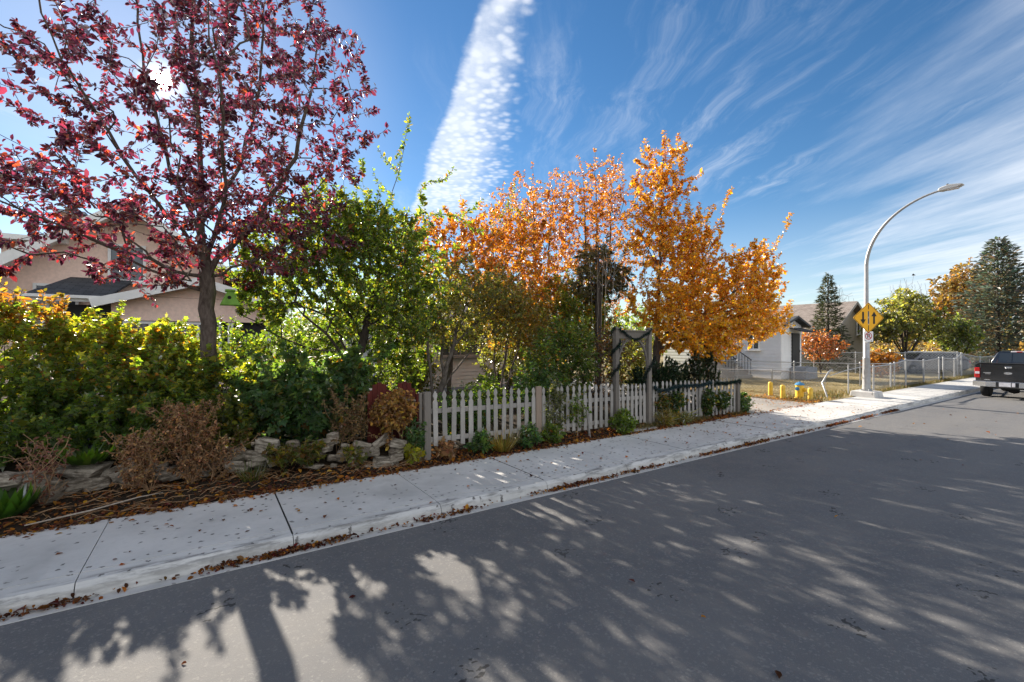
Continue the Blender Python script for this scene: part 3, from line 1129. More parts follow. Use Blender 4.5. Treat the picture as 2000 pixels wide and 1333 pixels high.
for k, (x, y, z, w, h) in enumerate(STONES):
    r = np.random.default_rng(k + 3)
    dep = min(.42, max(.13, w * r.uniform(.55, .9)))
    n = 26
    p = r.uniform(-1, 1, (n, 3))
    big = np.abs(p).max(1, keepdims=True)
    p = p / big * r.uniform(.82, 1.0, (n, 1))
    p = np.sign(p) * np.abs(p) ** .8
    p *= np.array([w / 2 * 1.06, dep / 2, h / 2 * 1.08])
    bm = bmesh.new()
    vs = [bm.verts.new(q) for q in p]
    res = bmesh.ops.convex_hull(bm, input=vs)
    bmesh.ops.delete(bm, geom=[e for e in res['geom_interior'] if isinstance(e, bmesh.types.BMVert)], context='VERTS')
    bmesh.ops.dissolve_limit(bm, angle_limit=R(9), verts=bm.verts, edges=bm.edges)
    bmesh.ops.bevel(bm, geom=list(bm.edges), offset=min(w, h) * .045, segments=1, affect='EDGES', clamp_overlap=True)
    bmesh.ops.triangulate(bm, faces=bm.faces)
    bmesh.ops.subdivide_edges(bm, edges=[e for e in bm.edges if e.calc_length() > .10], cuts=1)
    for v in bm.verts:
        q = v.co * 14 + Vector((k * 3.1, 0, 0))
        v.co += Vector((noise.noise(q), noise.noise(q + Vector((9, 0, 0))), noise.noise(q + Vector((0, 9, 0))) * .6)) * .016
    me = bpy.data.meshes.new('stone')
    bm.to_mesh(me)
    bm.free()
    o = link('stone', me, 'field_stone', sw)
    o.location = Vector((x, y + dep * .35, z)) - sw.location
    o.rotation_euler = (R(r.normal(0, 6)), R(r.normal(0, 9)), R(-8 + r.normal(0, 12)))


# ------------------------------------------------------------------ street lamp and its signs
lamp = thing('street_lamp', 'tall grey street lamp with a curved arm on a concrete base', 'street lamp', (21.2, 7.05, .14))
MB().box((0, 0, .10), (.85, .85, .26), taper=.9).build('footing', 'sidewalk_concrete', lamp, bevel=.02)
MB().lathe((0, 0, .23), [(.19, 0), (.19, .025), (.135, .03), (.125, .5), (.118, 1.25), (.122, 1.27), (.105, 1.30), (.102, 2.52), (.074, 2.60), (.066, 4.9)], 16).build('pole', 'galvanised_steel', lamp, True)
pl = MB().box((-.115, -.02, .95), (.03, .12, .22)).build('hatch', 'galvanised_steel', lamp)
for a in range(4):
    MB().lathe((.17 * math.cos(a * 1.57 + .78), .17 * math.sin(a * 1.57 + .78), .23), [(.025, 0), (.025, .07), (.012, .08)], 6).build('bolt', 'galvanised_steel', lamp)
arm = []
for i in range(25):
    a = i / 24
    ang = a * R(82)
    arm.append((0, -2.25 * (1 - math.cos(ang)) - .18 * a, 5.10 + 2.32 * math.sin(ang)))
MB().tube(arm, np.linspace(.064, .034, 25), 14).build('arm', 'galvanised_steel', lamp, True)
hy, hz_ = arm[-1][1], arm[-1][2]
MB().prism([(0, -.035), (-.10, -.06), (-.52, -.035), (-.66, .03), (-.60, .065), (-.30, .115), (-.05, .06)], -.13, .13, 'YZ').build('lamp_head', 'lamp_grey', lamp, True, bevel=.02).location = (0, hy + .03, hz_ + .02)
MB().box((0, -.38, -.055), (.2, .28, .02)).build('lens', 'plate_white', lamp).location = (0, hy + .03, hz_ + .02)
MB().lathe((0, -.24, .10), [(.035, 0), (.035, .05), (.02, .065)], 10).build('photocell', 'black_plastic', lamp).location = (0, hy + .03, hz_ + .02)


def flat(parent, name, polys, mat, d):
    m = MB()
    for p in polys:
        m.prism(p, d, d - .003, 'XZ')
    return m.build(name, mat, parent)


SRZ = R(-33.7)
two = thing('warning_sign', 'yellow diamond two way traffic sign on the lamp pole', 'sign', (21.2 - .10, 7.05 - .10, 3.19), SRZ)
s = .60
dm = lambda k: [(0, -k), (k, 0), (0, k), (-k, 0)]
def rounded(k, r=.05):
    out = []
    for cx, cy, a0 in ((0, -k + r * 1.414, 225), (k - r * 1.414, 0, -45), (0, k - r * 1.414, 45), (-k + r * 1.414, 0, 135)):
        for q in range(5):
            a = R(a0 + 90 * q / 4)
            out.append((cx + r * math.cos(a), cy + r * math.sin(a)))
    return out
MB().prism(rounded(s), -.004, 0, 'XZ').build('plate', 'sign_yellow', two)
bd = MB()
o1, o2 = rounded(s - .018), rounded(s - .036)
nn = len(o1)
vs = [(a, -.007, b) for a, b in o1] + [(a, -.007, b) for a, b in o2]
bd.add(vs, [(i, (i + 1) % nn, (i + 1) % nn + nn, i + nn) for i in range(nn)])
bd.build('border', 'sign_black', two)
def arrow(cx, up):
    q = 1 if up else -1
    return [[(cx - .035, -q * .23), (cx + .035, -q * .23), (cx + .035, q * .08), (cx - .035, q * .08)],
            [(cx - .105, q * .06), (cx + .105, q * .06), (cx, q * .24)]]
flat(two, 'down_arrow', arrow(-.21, False), 'sign_black', -.005)
flat(two, 'up_arrow', arrow(.21, True), 'sign_black', -.005)
flat(two, 'dashed_line', [[(-.013, a), (.013, a), (.013, b), (-.013, b)] for a, b in ((.33, .50), (.05, .26), (-.22, -.02), (-.50, -.29))], 'sign_black', -.005)
MB().box((0, .02, 0), (.06, .05, .5)).build('bracket', 'galvanised_steel', two)

npk = thing('no_parking_sign', 'small white no parking sign below the yellow diamond', 'sign', (21.2 - .10, 7.05 - .10, 2.47), SRZ)
MB().box((0, -.002, 0), (.36, .004, .40)).build('plate', 'sign_white', npk, bevel=.001)
rg2 = MB()
k = 28
vs = [(.135 * math.cos(6.283 * i / k), -.007, .02 + .135 * math.sin(6.283 * i / k)) for i in range(k)] + [(.108 * math.cos(6.283 * i / k), -.007, .02 + .108 * math.sin(6.283 * i / k)) for i in range(k)]
rg2.add(vs, [(i, (i + 1) % k, (i + 1) % k + k, i + k) for i in range(k)])
a = .016
rg2.add([(-.085 - a * .7, -.009, .105 - a * .7), (-.085 + a * .7, -.009, .105 + a * .7), (.085 + a * .7, -.009, -.065 + a * .7), (.085 - a * .7, -.009, -.065 - a * .7)], [(0, 1, 2, 3)])
rg2.build('prohibition_ring', 'sign_red', npk)
flat(npk, 'letter', [[(-.048, -.055), (-.02, -.055), (-.02, .10), (-.048, .10)], [(-.02, .075), (.03, .075), (.03, .10), (-.02, .10)], [(-.02, .01), (.03, .01), (.03, .034), (-.02, .034)],
     [(.03, .01), (.055, .03), (.055, .08), (.03, .10)]], 'sign_black', -.0045)
for x in (-.11, .11):
    flat(npk, 'dot', [[(x - .014, -.17), (x + .014, -.17), (x + .014, -.145), (x - .014, -.145)]], 'sign_black', -.0045)
MB().box((0, .02, 0), (.06, .04, .3)).build('bracket', 'galvanised_steel', npk)

# ------------------------------------------------------------------ hydrant and guard posts
for i, (x, y, h, lab) in enumerate(((18.53, 9.32, .57, 'yellow steel guard post farthest from the hydrant, by the alley edge'),
                                    (17.78, 8.50, .55, 'yellow guard post standing alone in front of the hydrant beside the alley'),
                                    (18.33, 7.80, .47, 'short faded yellow guard post touching the hydrant'))):
    b = thing('guard_post', lab, 'bollard', (x, y, .12), 0, 'yellow posts guarding the hydrant')
    r = .085
    MB().lathe((0, 0, 0), [(r, -.02), (r, h - .07), (r * .92, h - .035), (r * .7, h - .010), (r * .3, h)], 18).build('pipe', 'bollard_yellow', b, True)
    MB().lathe((0, 0, 0), [(r + .05, -.02), (r + .03, .03), (r, .035)], 14).build('collar', 'alley_concrete', b)
hy_ = thing('fire_hydrant', 'yellow fire hydrant with blue cap among the guard posts', 'fire hydrant', (18.46, 8.22, .12))
MB().lathe((0, 0, 0), [(.20, -.02), (.20, .05), (.145, .06), (.14, .50), (.155, .51), (.155, .53)], 18).build('barrel', 'hydrant_yellow', hy_, True)
MB().lathe((0, 0, .53), [(.165, 0), (.165, .03), (.145, .04), (.125, .07), (.08, .09), (.035, .095), (.035, .13)], 18).build('bonnet', 'hydrant_blue', hy_, True)
for s_, nm in ((1, 'X'), (-1, 'X')):
    MB().lathe((0, 0, .40), [(.06, s_ * .13), (.06, s_ * .18), (.07, s_ * .185), (.07, s_ * .22), (.025, s_ * .225), (.025, s_ * .245)], 14, 'X').build('nozzle_cap', 'hydrant_blue', hy_, True)
MB().lathe((0, 0, .36), [(.07, -.13), (.07, -.17), (.08, -.175), (.08, -.21), (.03, -.215), (.03, -.24)], 14, 'Y').build('pumper_cap', 'hydrant_yellow', hy_, True)


# ------------------------------------------------------------------ chain link fences
def wires(p0, p1, z0, z1, zt0, zt1, pitch, th, sag=0.0):
    """diamond wire between two posts, both lying wires modelled"""
    p0, p1 = np.array(p0, float), np.array(p1, float)
    L = np.linalg.norm(p1 - p0)
    H = ((zt0 - z0) + (zt1 - z1)) / 2
    e = (p1 - p0) / L
    nrm = np.array([-e[1], e[0]])
    m = MB()
    for sgn in (1, -1):
        k = -int(H / pitch) - 1
        while k * pitch < L + H:
            s0 = k * pitch
            a0, b0 = (0.0, H)
            if sgn > 0:
                sa, sb = s0, s0 + H
            else:
                sa, sb = s0 + H, s0
            # clip to 0..L
            ts = [0.0, 1.0]
            if sb != sa:
                t0, t1 = sorted(((0 - sa) / (sb - sa), (L - sa) / (sb - sa)))
                ts = [max(0, t0), min(1, t1)]
            if ts[1] - ts[0] > .02:
                q = []
                for t in ts:
                    ss = sa + (sb - sa) * t
                    f = ss / L
                    zb = z0 + (z1 - z0) * f
                    zt = zt0 + (zt1 - zt0) * f - sag * 4 * f * (1 - f)
                    xy = p0 + e * ss + nrm * (.004 * sgn)
                    q.append((xy[0], xy[1], zb + (zt - zb) * t))
                m.span(q[0], q[1], th, th)
            k += 1
    return m


def chain_fence(label, pts, hz, hts, pitch, th, r=.028, rail=True, caps=True, mid=None, group='chain link fences by the alley'):
    """pts: post positions; hz: ground heights; hts: post tops"""
    o = Vector((pts[0][0], pts[0][1], hz[0]))
    t = thing('chain_link_fence', label, 'chain link fence', o, 0, group)
    for (x, y), a, b in zip(pts, hz, hts):
        c = MB().tube([(x - o.x, y - o.y, a - .1 - o.z), (x - o.x, y - o.y, b + .05 - o.z)], r, 8)
        c.lathe((x - o.x, y - o.y, b + .05 - o.z), [(r * 1.25, -.02), (r * 1.1, .02), (r * .4, .04)], 8)
        c.build('post', 'galvanised_steel', t, True)
    for i in range(len(pts) - 1):
        a = (pts[i][0] - o.x, pts[i][1] - o.y)
        b = (pts[i + 1][0] - o.x, pts[i + 1][1] - o.y)
        if rail:
            MB().tube([(*a, hts[i] - o.z), (*b, hts[i + 1] - o.z)], r * .75, 8).build('top_rail', 'galvanised_steel', t, True)
        w = wires(a, b, hz[i] + .05 - o.z, hz[i + 1] + .05 - o.z, hts[i] - o.z, hts[i + 1] - o.z, pitch, th)
        w.build('wire_mesh', 'galvanised_wire', t, kind='stuff')
    return t


# the broken fence next to the hydrant
bf_ = thing('chain_link_fence', 'sagging broken chain link fence behind the yellow posts with a bent pole', 'chain link fence', (19.5, 7.7, .14), 0, 'chain link fences by the alley')
o = bf_.location
def loc(p): return tuple(Vector(p) - o)
MB().tube([loc((19.57, 9.78, .05)), loc((19.57, 9.78, 1.12))], .03, 8).build('post', 'galvanised_steel', bf_, True)
MB().tube([loc((19.51, 7.68, .05)), loc((19.62, 7.90, .60)), loc((19.72, 7.98, .68)), loc((19.98, 7.86, 1.10)), loc((20.12, 7.80, 1.18)), loc((20.15, 7.78, 1.10))], .03, 8).build('bent_post', 'galvanised_steel', bf_, True)
MB().tube([loc((21.29, 7.68, .05)), loc((21.29, 7.68, 1.36))], .026, 8).build('post', 'galvanised_steel', bf_, True)
MB().tube([loc((19.57, 9.78, 1.08)), loc((19.75, 9.0, 1.06)), loc((20.1, 7.85, 1.02))], .02, 8).build('top_rail', 'galvanised_steel', bf_, True)
MB().tube([loc((20.05, 7.85, .95)), loc((21.0, 7.7, 1.12)), loc((22.2, 7.5, 1.26)), loc((22.88, 7.5, 1.30))], .018, 8).build('top_rail', 'galvanised_steel', bf_, True)
MB().tube([loc((19.2, 12.2, 1.02)), loc((19.57, 9.78, 1.08))], .018, 8).build('top_rail', 'galvanised_steel', bf_, True)
for a, b, za, zb, ta, tb in (((19.57, 9.78), (20.0, 7.95), .30, .52, 1.06, 1.0), ((19.2, 12.2), (19.57, 9.78), .18, .28, 1.0, 1.06)):
    q = lambda p: (p[0] - o.x, p[1] - o.y)
    wires(q(a), q(b), za - o.z, zb - o.z, ta - o.z, tb - o.z, .12, .011).build('wire_mesh', 'galvanised_wire', bf_, kind='stuff')
ring = MB().tube([(.35 * 0 + .0, .12 * math.cos(6.283 * i / 14), .12 * math.sin(6.283 * i / 14)) for i in range(15)], .008, 5)
ring.build('wire_coil', 'galvanised_wire', bf_).location = loc((19.85, 8.6, .98))

chain_fence('chain link fence running along the pavement behind the lamp', [(22.9, 7.5), (23.3, 7.5), (25.6, 7.6), (27.15, 7.5), (30.1, 7.6), (32.7, 7.62)], [.14] * 6, [1.22, 1.22, 1.24, 1.40, 1.30, 1.36], .11, .004, .036)
chain_fence('chain link fence along the pavement beyond its small gate, beside the pickup', [(33.4, 7.62), (35.7, 7.66), (37.1, 7.66), (41.5, 7.7), (47, 7.7), (53, 7.7)], [.14] * 6, [1.36, 1.25, 1.55, 1.25, 1.25, 1.25], .14, .0045, .036)
chain_fence('middle chain link fence crossing the dry lawn in front of the white house steps', [(23.5, 16.2), (24.17, 13.93), (25.69, 11.71), (26.21, 8.97), (26.4, 7.7)], [.14] * 5, [1.2, 1.2, 1.17, 1.2, 1.25], .14, .005)
chain_fence('far chain link fence in front of the orange shrub and the dark blue wagon', [(29.6, 19.0), (32.72, 16.04), (34.32, 14.38), (36.08, 12.60), (38.21, 10.58), (39.7, 8.38)], [.15] * 6, [1.55, 1.56, 1.52, 1.51, 1.52, 1.55], .16, .0045, .034)


# ------------------------------------------------------------------ houses
def window(parent, c, w, h, face='-Y', frame='white_paint', mull=1, sill=True, depth=.07):
    """a framed window; c is the middle of the opening on the wall face"""
    q = {'-Y': 0, '-X': R(-90)}[face]
    rot = Matrix.Rotation(q, 4, 'Z')
    fr_ = MB()
    b = .07
    for s_ in (-1, 1):
        fr_.box((s_ * (w / 2 + b / 2), -depth / 2, 0), (b, depth, h + 2 * b))
        fr_.box((0, -depth / 2 - .001, s_ * (h / 2 + b / 2)), (w - .002, depth, b))
    for k in range(mull):
        fr_.box((-w / 2 + w * (k + 1) / (mull + 1), -depth / 2 + .006, 0), (.05, depth * .7, h - .002))
    f = fr_.build('window', frame, parent)
    f.matrix_local = Matrix.Translation(c) @ rot
    MB().box((0, -.012, 0), (w + .02, .02, h + .02)).build('pane', 'window_glass', f)
    if sill:
        MB().box((0, -.09, -h / 2 - .10), (w + .3, .18, .05)).build('sill', frame, f)
    return f


def lap_siding(parent, face, a0, a1, at, z0, z1, pitch, mat, name='siding_board', stuff=False):
    """horizontal boards, lower edge proud"""
    n = int((z1 - z0) / pitch)
    p = parent.location
    if stuff:
        m = MB()
    for i in range(n):
        zb = z0 + i * pitch
        prof = [(0, zb), (-.028, zb), (-.008, zb + pitch - .004), (0, zb + pitch - .004)]
        if not stuff:
            m = MB()
        if face == '-Y':
            m.prism([(at - p.y + d, z - p.z) for d, z in prof], a0 - p.x, a1 - p.x, 'YZ')
        else:
            m.prism([(at - p.x + d, z - p.z) for d, z in prof], a0 - p.y, a1 - p.y, 'XZ')
        if not stuff:
            m.build(name, mat, parent)
    if stuff:
        m.build('siding', mat, parent, kind='stuff')


def quad(parent, name, pts, mat, th=.06, uv=None):
    """a flat slab with the given corner points, thickness downwards"""
    p = parent.location
    a = [Vector(q) - p for q in pts]
    n = (a[1] - a[0]).cross(a[2] - a[0]).normalized()
    if n.z < 0:
        n = -n
    m = MB()
    k = len(a)
    m.add(a + [q - n * th for q in a], [tuple(range(k)), tuple(range(2 * k - 1, k - 1, -1))] + [(i, i + k, (i + 1) % k + k, (i + 1) % k) for i in range(k)])
    e1 = (a[1] - a[0]).normalized()
    e2 = n.cross(e1)
    return m.build(name, mat, parent, uv=lambda co: (co.dot(e1), co.dot(e2)))


def solid(parent, name, lo, hi, mat, bevel=0.0):
    p = parent.location
    c = [(lo[i] + hi[i]) / 2 - p[i] for i in range(3)]
    return MB().box(c, [hi[i] - lo[i] for i in range(3)], None).build(name, mat, parent, bevel=bevel)


# pink house behind the hedge
ph = thing('pink_house', 'pink stucco house with white eaves behind the hedge and the red tree', 'house', (-2.4, 18, .3))
def wall_poly(parent, name, poly, d0, d1, mat, plane='XZ'):
    p = parent.location
    if plane == 'XZ':
        return MB().prism([(a - p.x, b - p.z) for a, b in poly], d0 - p.y, d1 - p.y).build(name, mat, parent)
    return MB().prism([(a - p.y, b - p.z) for a, b in poly], d0 - p.x, d1 - p.x, 'YZ').build(name, mat, parent)
wall_poly(ph, 'wall', [(-4.9, .3), (.4, .3), (.4, 4.55), (-1.95, 6.2), (-4.9, 4.15)], 18.0, 18.2, 'pink_stucco')
wall_poly(ph, 'side_wall', [(18.2, .3), (27, .3), (27, 4.5), (18.2, 4.5)], .2, .4, 'pink_stucco', 'YZ')
wall_poly(ph, 'side_wall', [(18.2, .3), (27, .3), (27, 4.1), (18.2, 4.1)], -4.9, -4.7, 'pink_stucco', 'YZ')
quad(ph, 'roof', [(-5.9, 17.3, 3.52), (-1.95, 17.3, 6.42), (-1.95, 27.4, 6.42), (-5.9, 27.4, 3.52)], 'dark_shingle', .10)
quad(ph, 'roof', [(-1.95, 17.3, 6.42), (1.1, 17.3, 4.20), (1.1, 27.4, 4.20), (-1.95, 27.4, 6.42)], 'dark_shingle', .10)
for a, b in (((-5.9, 3.40), (-1.95, 6.30)), ((-1.95, 6.30), (1.1, 4.08))):
    m = MB().span((a[0] + 2.4, -.74, a[1] - .3), (b[0] + 2.4, -.74, b[1] - .3), .05, .26)
    m.build('barge_board', 'white_paint', ph)
    quad(ph, 'soffit', [(a[0], 17.33, a[1] - .02), (b[0], 17.33, b[1] - .02), (b[0], 17.99, b[1] - .02), (a[0], 17.99, a[1] - .02)], 'white_paint', .02)
window(ph, (.35, 0, 4.35), .75, 1.0, mull=0)
window(ph, (-1.2, 0, 3.0), .8, 1.1, mull=0)
ch = solid(ph, 'chimney', (-3.85, 19.2, 4.6), (-3.25, 19.8, 6.25), 'chimney_brick')
MB().box((-1.15, 1.5, 5.98), (.72, .72, .08)).build('chimney_cap', 'grey_foundation', ch)
# dormer over the western slope
wall_poly(ph, 'dormer', [(-4.75, 3.9), (-3.55, 3.9), (-3.55, 5.05), (-4.75, 5.05)], 18.22, 21, 'pink_stucco')
solid(ph, 'dormer_eave', (-5.0, 17.7, 5.06), (-3.35, 21.2, 5.20), 'white_paint')
# glazed front porch
solid(ph, 'porch_wall', (-3.5, 16.0, .30), (1.7, 16.15, 1.42), 'pink_stucco')
solid(ph, 'foundation', (-3.55, 15.93, .15), (1.75, 16.16, .86), 'grey_foundation')
solid(ph, 'porch_end_wall', (1.55, 16.16, .3), (1.7, 18, 1.42), 'pink_stucco')
solid(ph, 'porch_beam', (-2.15, 15.95, 2.86), (1.75, 16.17, 3.52), 'pink_stucco')
wall_poly(ph, 'porch_gable', [(-2.15, 3.53), (1.75, 3.53), (-.2, 4.0)], 15.97, 16.15, 'pink_stucco')
quad(ph, 'porch_roof', [(-2.5, 15.6, 3.38), (-.2, 15.6, 4.10), (-.2, 18, 4.10), (-2.5, 18, 3.38)], 'dark_shingle', .07)
quad(ph, 'porch_roof', [(-.2, 15.6, 4.10), (2.1, 15.6, 3.38), (2.1, 18, 3.38), (-.2, 18, 4.10)], 'dark_shingle', .07)
for a, b in (((-2.5, 3.33), (-.2, 4.05)), ((-.2, 4.05), (2.1, 3.33))):
    MB().span((a[0] + 2.4, -2.43, a[1] - .36), (b[0] + 2.4, -2.43, b[1] - .36), .05, .22).build('barge_board', 'white_paint', ph)
quad(ph, 'entry_roof', [(-3.75, 15.75, 3.46), (-2.2, 15.75, 3.46), (-1.9, 17.98, 4.15), (-3.3, 17.98, 4.15)], 'dark_shingle', .06)
solid(ph, 'fascia', (-3.8, 15.66, 3.30), (-2.15, 15.73, 3.46), 'white_paint')
solid(ph, 'gutter_pipe', (-3.8, 15.56, 3.38), (-2.17, 15.655, 3.45), 'white_paint')
for x in (-3.4, -2.1, .55, 1.55):
    solid(ph, 'column', (x - .07, 15.99, 1.43), (x + .07, 16.13, 2.85 if x > -2.2 else 3.29), 'white_paint')
for k, x in enumerate((-1.35, -.25)):
    window(ph, (x + 2.4, -1.94, 1.85), 1.0, 1.25, mull=1, sill=False)
solid(ph, 'porch_screen', (-3.3, 16.2, 1.43), (1.5, 16.25, 3.25), 'black_plastic')
solid(ph, 'inner_floor', (-3.4, 16.3, .5), (1.5, 17.9, .6), 'grey_foundation')
ph.location = (-3.24, 24.3, -.40)
ph.scale = (1.35, 1.35, 1.35)

# clapboard cottage behind the fence trees
ct = thing('cottage', 'low off white clapboard cottage hidden behind the garden trees', 'house', (8.6, 16.5, .2))
solid(ct, 'wall', (5.2, 16.5, .1), (12.2, 22, 3.0), 'cottage_siding')
lap_siding(ct, '-Y', 5.2, 12.2, 16.498, .45, 2.9, .15, 'cottage_siding')
w_ = window(ct, (-.15, -.03, 1.92), 1.75, .75, mull=1, frame='white_rail_wood')
quad(ct, 'roof', [(4.8, 15.9, 2.85), (12.6, 15.9, 2.85), (12.6, 19.2, 4.1), (4.8, 19.2, 4.1)], 'brown_shingle', .1)
quad(ct, 'roof', [(4.8, 19.2, 4.1), (12.6, 19.2, 4.1), (12.6, 22.5, 2.85), (4.8, 22.5, 2.85)], 'brown_shingle', .1)
solid(ct, 'foundation', (5.15, 16.44, .05), (12.25, 22.05, .44), 'grey_foundation')

# white house with steps
wh = thing('white_house', 'white clapboard house with grey steps and railing beyond the alley', 'house', (27, 13, .1))
solid(wh, 'wall', (27, 13, .1), (29.35, 21, 3.25), 'white_siding')
lap_siding(wh, '-X', 13.0, 21, 26.998, .55, 3.2, .2, 'white_siding')
lap_siding(wh, '-Y', 27.0, 29.35, 12.998, .55, 3.2, .2, 'white_siding')
window(wh, (-.03, 1.55, 2.3), .62, 1.1, '-X', mull=1)
window(wh, (-.03, 4.6, 2.3), 1.2, 1.1, '-X', mull=1)
quad(wh, 'roof', [(26.6, 12.6, 3.2), (26.6, 21.4, 3.2), (28.2, 21.4, 3.75), (28.2, 12.6, 3.75)], 'dark_shingle', .12)
quad(wh, 'roof', [(28.2, 12.6, 3.75), (28.2, 21.4, 3.75), (29.75, 21.4, 3.2), (29.75, 12.6, 3.2)], 'dark_shingle', .12)
wall_poly(wh, 'gable', [(27, 3.25), (29.35, 3.25), (28.2, 3.64)], 13.0, 13.15, 'white_siding')
# south entrance
dr = solid(wh, 'door', (28.15, 12.9, .85), (29.0, 12.99, 2.75), 'black_plastic')
MB().box((1.15 + .8, -.13, 1.6), (.05, .04, .12)).build('handle', 'chrome', dr)
quad(wh, 'awning', [(27.9, 12.2, 2.85), (29.4, 12.2, 2.85), (29.4, 12.98, 3.08), (27.9, 12.98, 3.08)], 'dark_shingle', .05)
solid(wh, 'porch_deck', (27.9, 12.1, .12), (29.3, 12.89, .8), 'grey_foundation')
st = thing('entry_steps', 'grey concrete entry steps with black iron railing beside the white house', 'steps', (26.9, 15.6, .12))
for i in range(5):
    MB().box((-.95 + .0, -1.15 + .30 * i + .15, .1 + .11 * i), (1.5, .30, .2 + .22 * i)).build('step', 'alley_concrete', st, bevel=.01)
MB().box((-.95, 1.0, .55), (1.5, 1.6, 1.1)).build('landing', 'alley_concrete', st, bevel=.01)
for x in (-1.66, -.24):
    rl = MB()
    rl.span((x, -1.1, 1.05), (x, .40, 2.05), .04, .04)
    rl.span((x, .40, 2.05), (x, 1.78, 2.05), .04, .04)
    for k in range(9):
        y = -1.05 + 1.42 * k / 8
        rl.span((x, y, .22 + .10 * k), (x, y, 1.07 + .98 * k / 8), .022, .022)
    for k in range(9):
        y = .5 + 1.25 * k / 8
        rl.span((x, y, 1.1), (x, y, 2.05), .022, .022)
    rl.build('railing', 'black_metal', st)

# grey house with brown roof
gh = thing('grey_house', 'grey stucco house with weathered brown shingle roof and beige gable', 'house', (41.8, 15, .1))
solid(gh, 'wall', (38.1, 15.2, .1), (45.6, 23, 2.95), 'grey_stucco')
wall_poly(gh, 'gable_wall', [(38.1, .1), (45.6, .1), (45.6, 2.9), (41.8, 5.15), (38.1, 2.9)], 15.0, 15.19, 'beige_siding')
lap_siding(gh, '-Y', 41.2, 45.6, 14.998, .4, 2.8, .2, 'beige_siding', stuff=True)
quad(gh, 'roof', [(37.4, 14.5, 2.72), (37.4, 23.5, 2.72), (41.8, 23.5, 5.4), (41.8, 14.5, 5.4)], 'brown_shingle', .12)
quad(gh, 'roof', [(41.8, 14.5, 5.4), (41.8, 23.5, 5.4), (46.3, 23.5, 2.72), (46.3, 14.5, 2.72)], 'brown_shingle', .12)
for a, b in (((37.4, 2.62), (41.8, 5.3)), ((41.8, 5.3), (46.3, 2.62))):
    MB().span((a[0] - 41.8, -.53, a[1] - .12), (b[0] - 41.8, -.53, b[1] - .12), .05, .2).build('barge_board', 'white_rail_wood', gh)
solid(gh, 'fascia', (37.33, 14.5, 2.52), (37.39, 23.5, 2.72), 'white_paint')
window(gh, (1.5, -.04, 3.35), .5, 1.2, mull=0)
window(gh, (-3.72, 3.0, 1.6), 1.1, 1.0, '-X', mull=1)
solid(gh, 'downpipe', (38.0, 15.3, .1), (38.09, 15.4, 2.6), 'beige_siding')


# ------------------------------------------------------------------ vehicles
def wheel(parent, x, y, r, w, side):
    t = MB().lathe((0, 0, 0), [(r * .62, -w / 2), (r * .93, -w / 2), (r, -w / 2 + .04), (r, w / 2 - .04), (r * .93, w / 2), (r * .62, w / 2)], 28, 'Y')
    hub = MB().lathe((0, side * w * .38, 0), [(r * .60, -.02), (r * .60, .02), (r * .2, .03), (r * .16, .05)], 16, 'Y')
    for k in range(5):
        a = 6.283 * k / 5
        hub.box((r * .36 * math.cos(a), side * (w * .38 + .03), r * .36 * math.sin(a)), (.06, .03, .06))
    e = bpy.data.objects.new('wheel', None)
    COL.objects.link(e)
    e.parent = parent
    e.location = (x, y, r)
    t.build('tyre', 'rubber', e, True)
    hub.build('rim', 'chrome', e, True)


def loft(secs):
    """closed cross sections along X, all with the same corner count"""
    m = MB()
    n = len(secs[0])
    vs = [p for s_ in secs for p in s_]
    fs = []
    for j in range(len(secs) - 1):
        for i in range(n):
            fs.append((j * n + i, j * n + (i + 1) % n, (j + 1) * n + (i + 1) % n, (j + 1) * n + i))
    fs += [tuple(range(n)), tuple(range(len(vs) - 1, len(vs) - n - 1, -1))]
    return m.add(vs, fs)


def section(x, w0, w1, z0, z1, r=.08):
    """rounded body section: half width w0 at the bottom, w1 at the top"""
    return [(x, -w0 + r, z0), (x, -w0, z0 + r), (x, -(w0 * .4 + w1 * .6), z0 + (z1 - z0) * .6), (x, -w1, z1 - r), (x, -w1 + r, z1), (x, w1 - r, z1), (x, w1, z1 - r), (x, w0 * .4 + w1 * .6, z0 + (z1 - z0) * .6), (x, w0, z0 + r), (x, w0 - r, z0)]


pk = thing('pickup_truck', 'black pickup truck seen from behind beside the far kerb', 'pickup truck', (26.1, 4.05, 0))
HW = .95
loft([section(.03, HW - .03, HW - .02, .52, 1.40), section(.25, HW, HW - .01, .50, 1.40), section(1.95, HW, HW - .01, .50, 1.40)]).build('bed', 'black_car_paint', pk, True)
loft([section(1.97, HW, HW - .02, .45, 1.38, .1), section(3.9, HW, HW - .02, .45, 1.36, .1), section(5.2, HW - .02, HW - .08, .45, 1.28, .12), section(5.4, HW - .1, HW - .14, .5, 1.1, .12)]).build('cab_body', 'black_car_paint', pk, True)
loft([section(2.0, HW - .10, HW - .12, 1.30, 1.40, .04), section(2.12, HW - .13, HW - .27, 1.32, 1.86, .10), section(3.0, HW - .12, HW - .26, 1.32, 1.90, .10), section(3.75, HW - .13, HW - .28, 1.32, 1.84, .10), section(4.45, HW - .1, HW - .12, 1.28, 1.34, .03)]).build('cab', 'black_car_paint', pk, True)
MB().box((-.005, 0, 1.05), (.05, 1.56, .66)).build('tailgate', 'black_car_paint', pk, bevel=.015)
MB().box((-.035, 0, .82), (.012, 1.5, .02)).build('tailgate_crease', 'black_plastic', pk)
MB().box((.02, 0, 1.415), (.10, 1.62, .03)).build('tailgate_cap', 'black_plastic', pk, bevel=.008)
MB().box((-.04, 0, 1.26), (.025, .20, .07)).build('tailgate_handle', 'chrome', pk, bevel=.01)
MB().lathe((0, 0, 0), [(.115, -.008), (.115, .008)], 24, 'X').build('badge', 'chrome', pk).location = (-.045, 0, 1.03)
for c_ in pk.children:
    if c_.name == 'badge':
        c_.scale = (1, 1.0, .42)
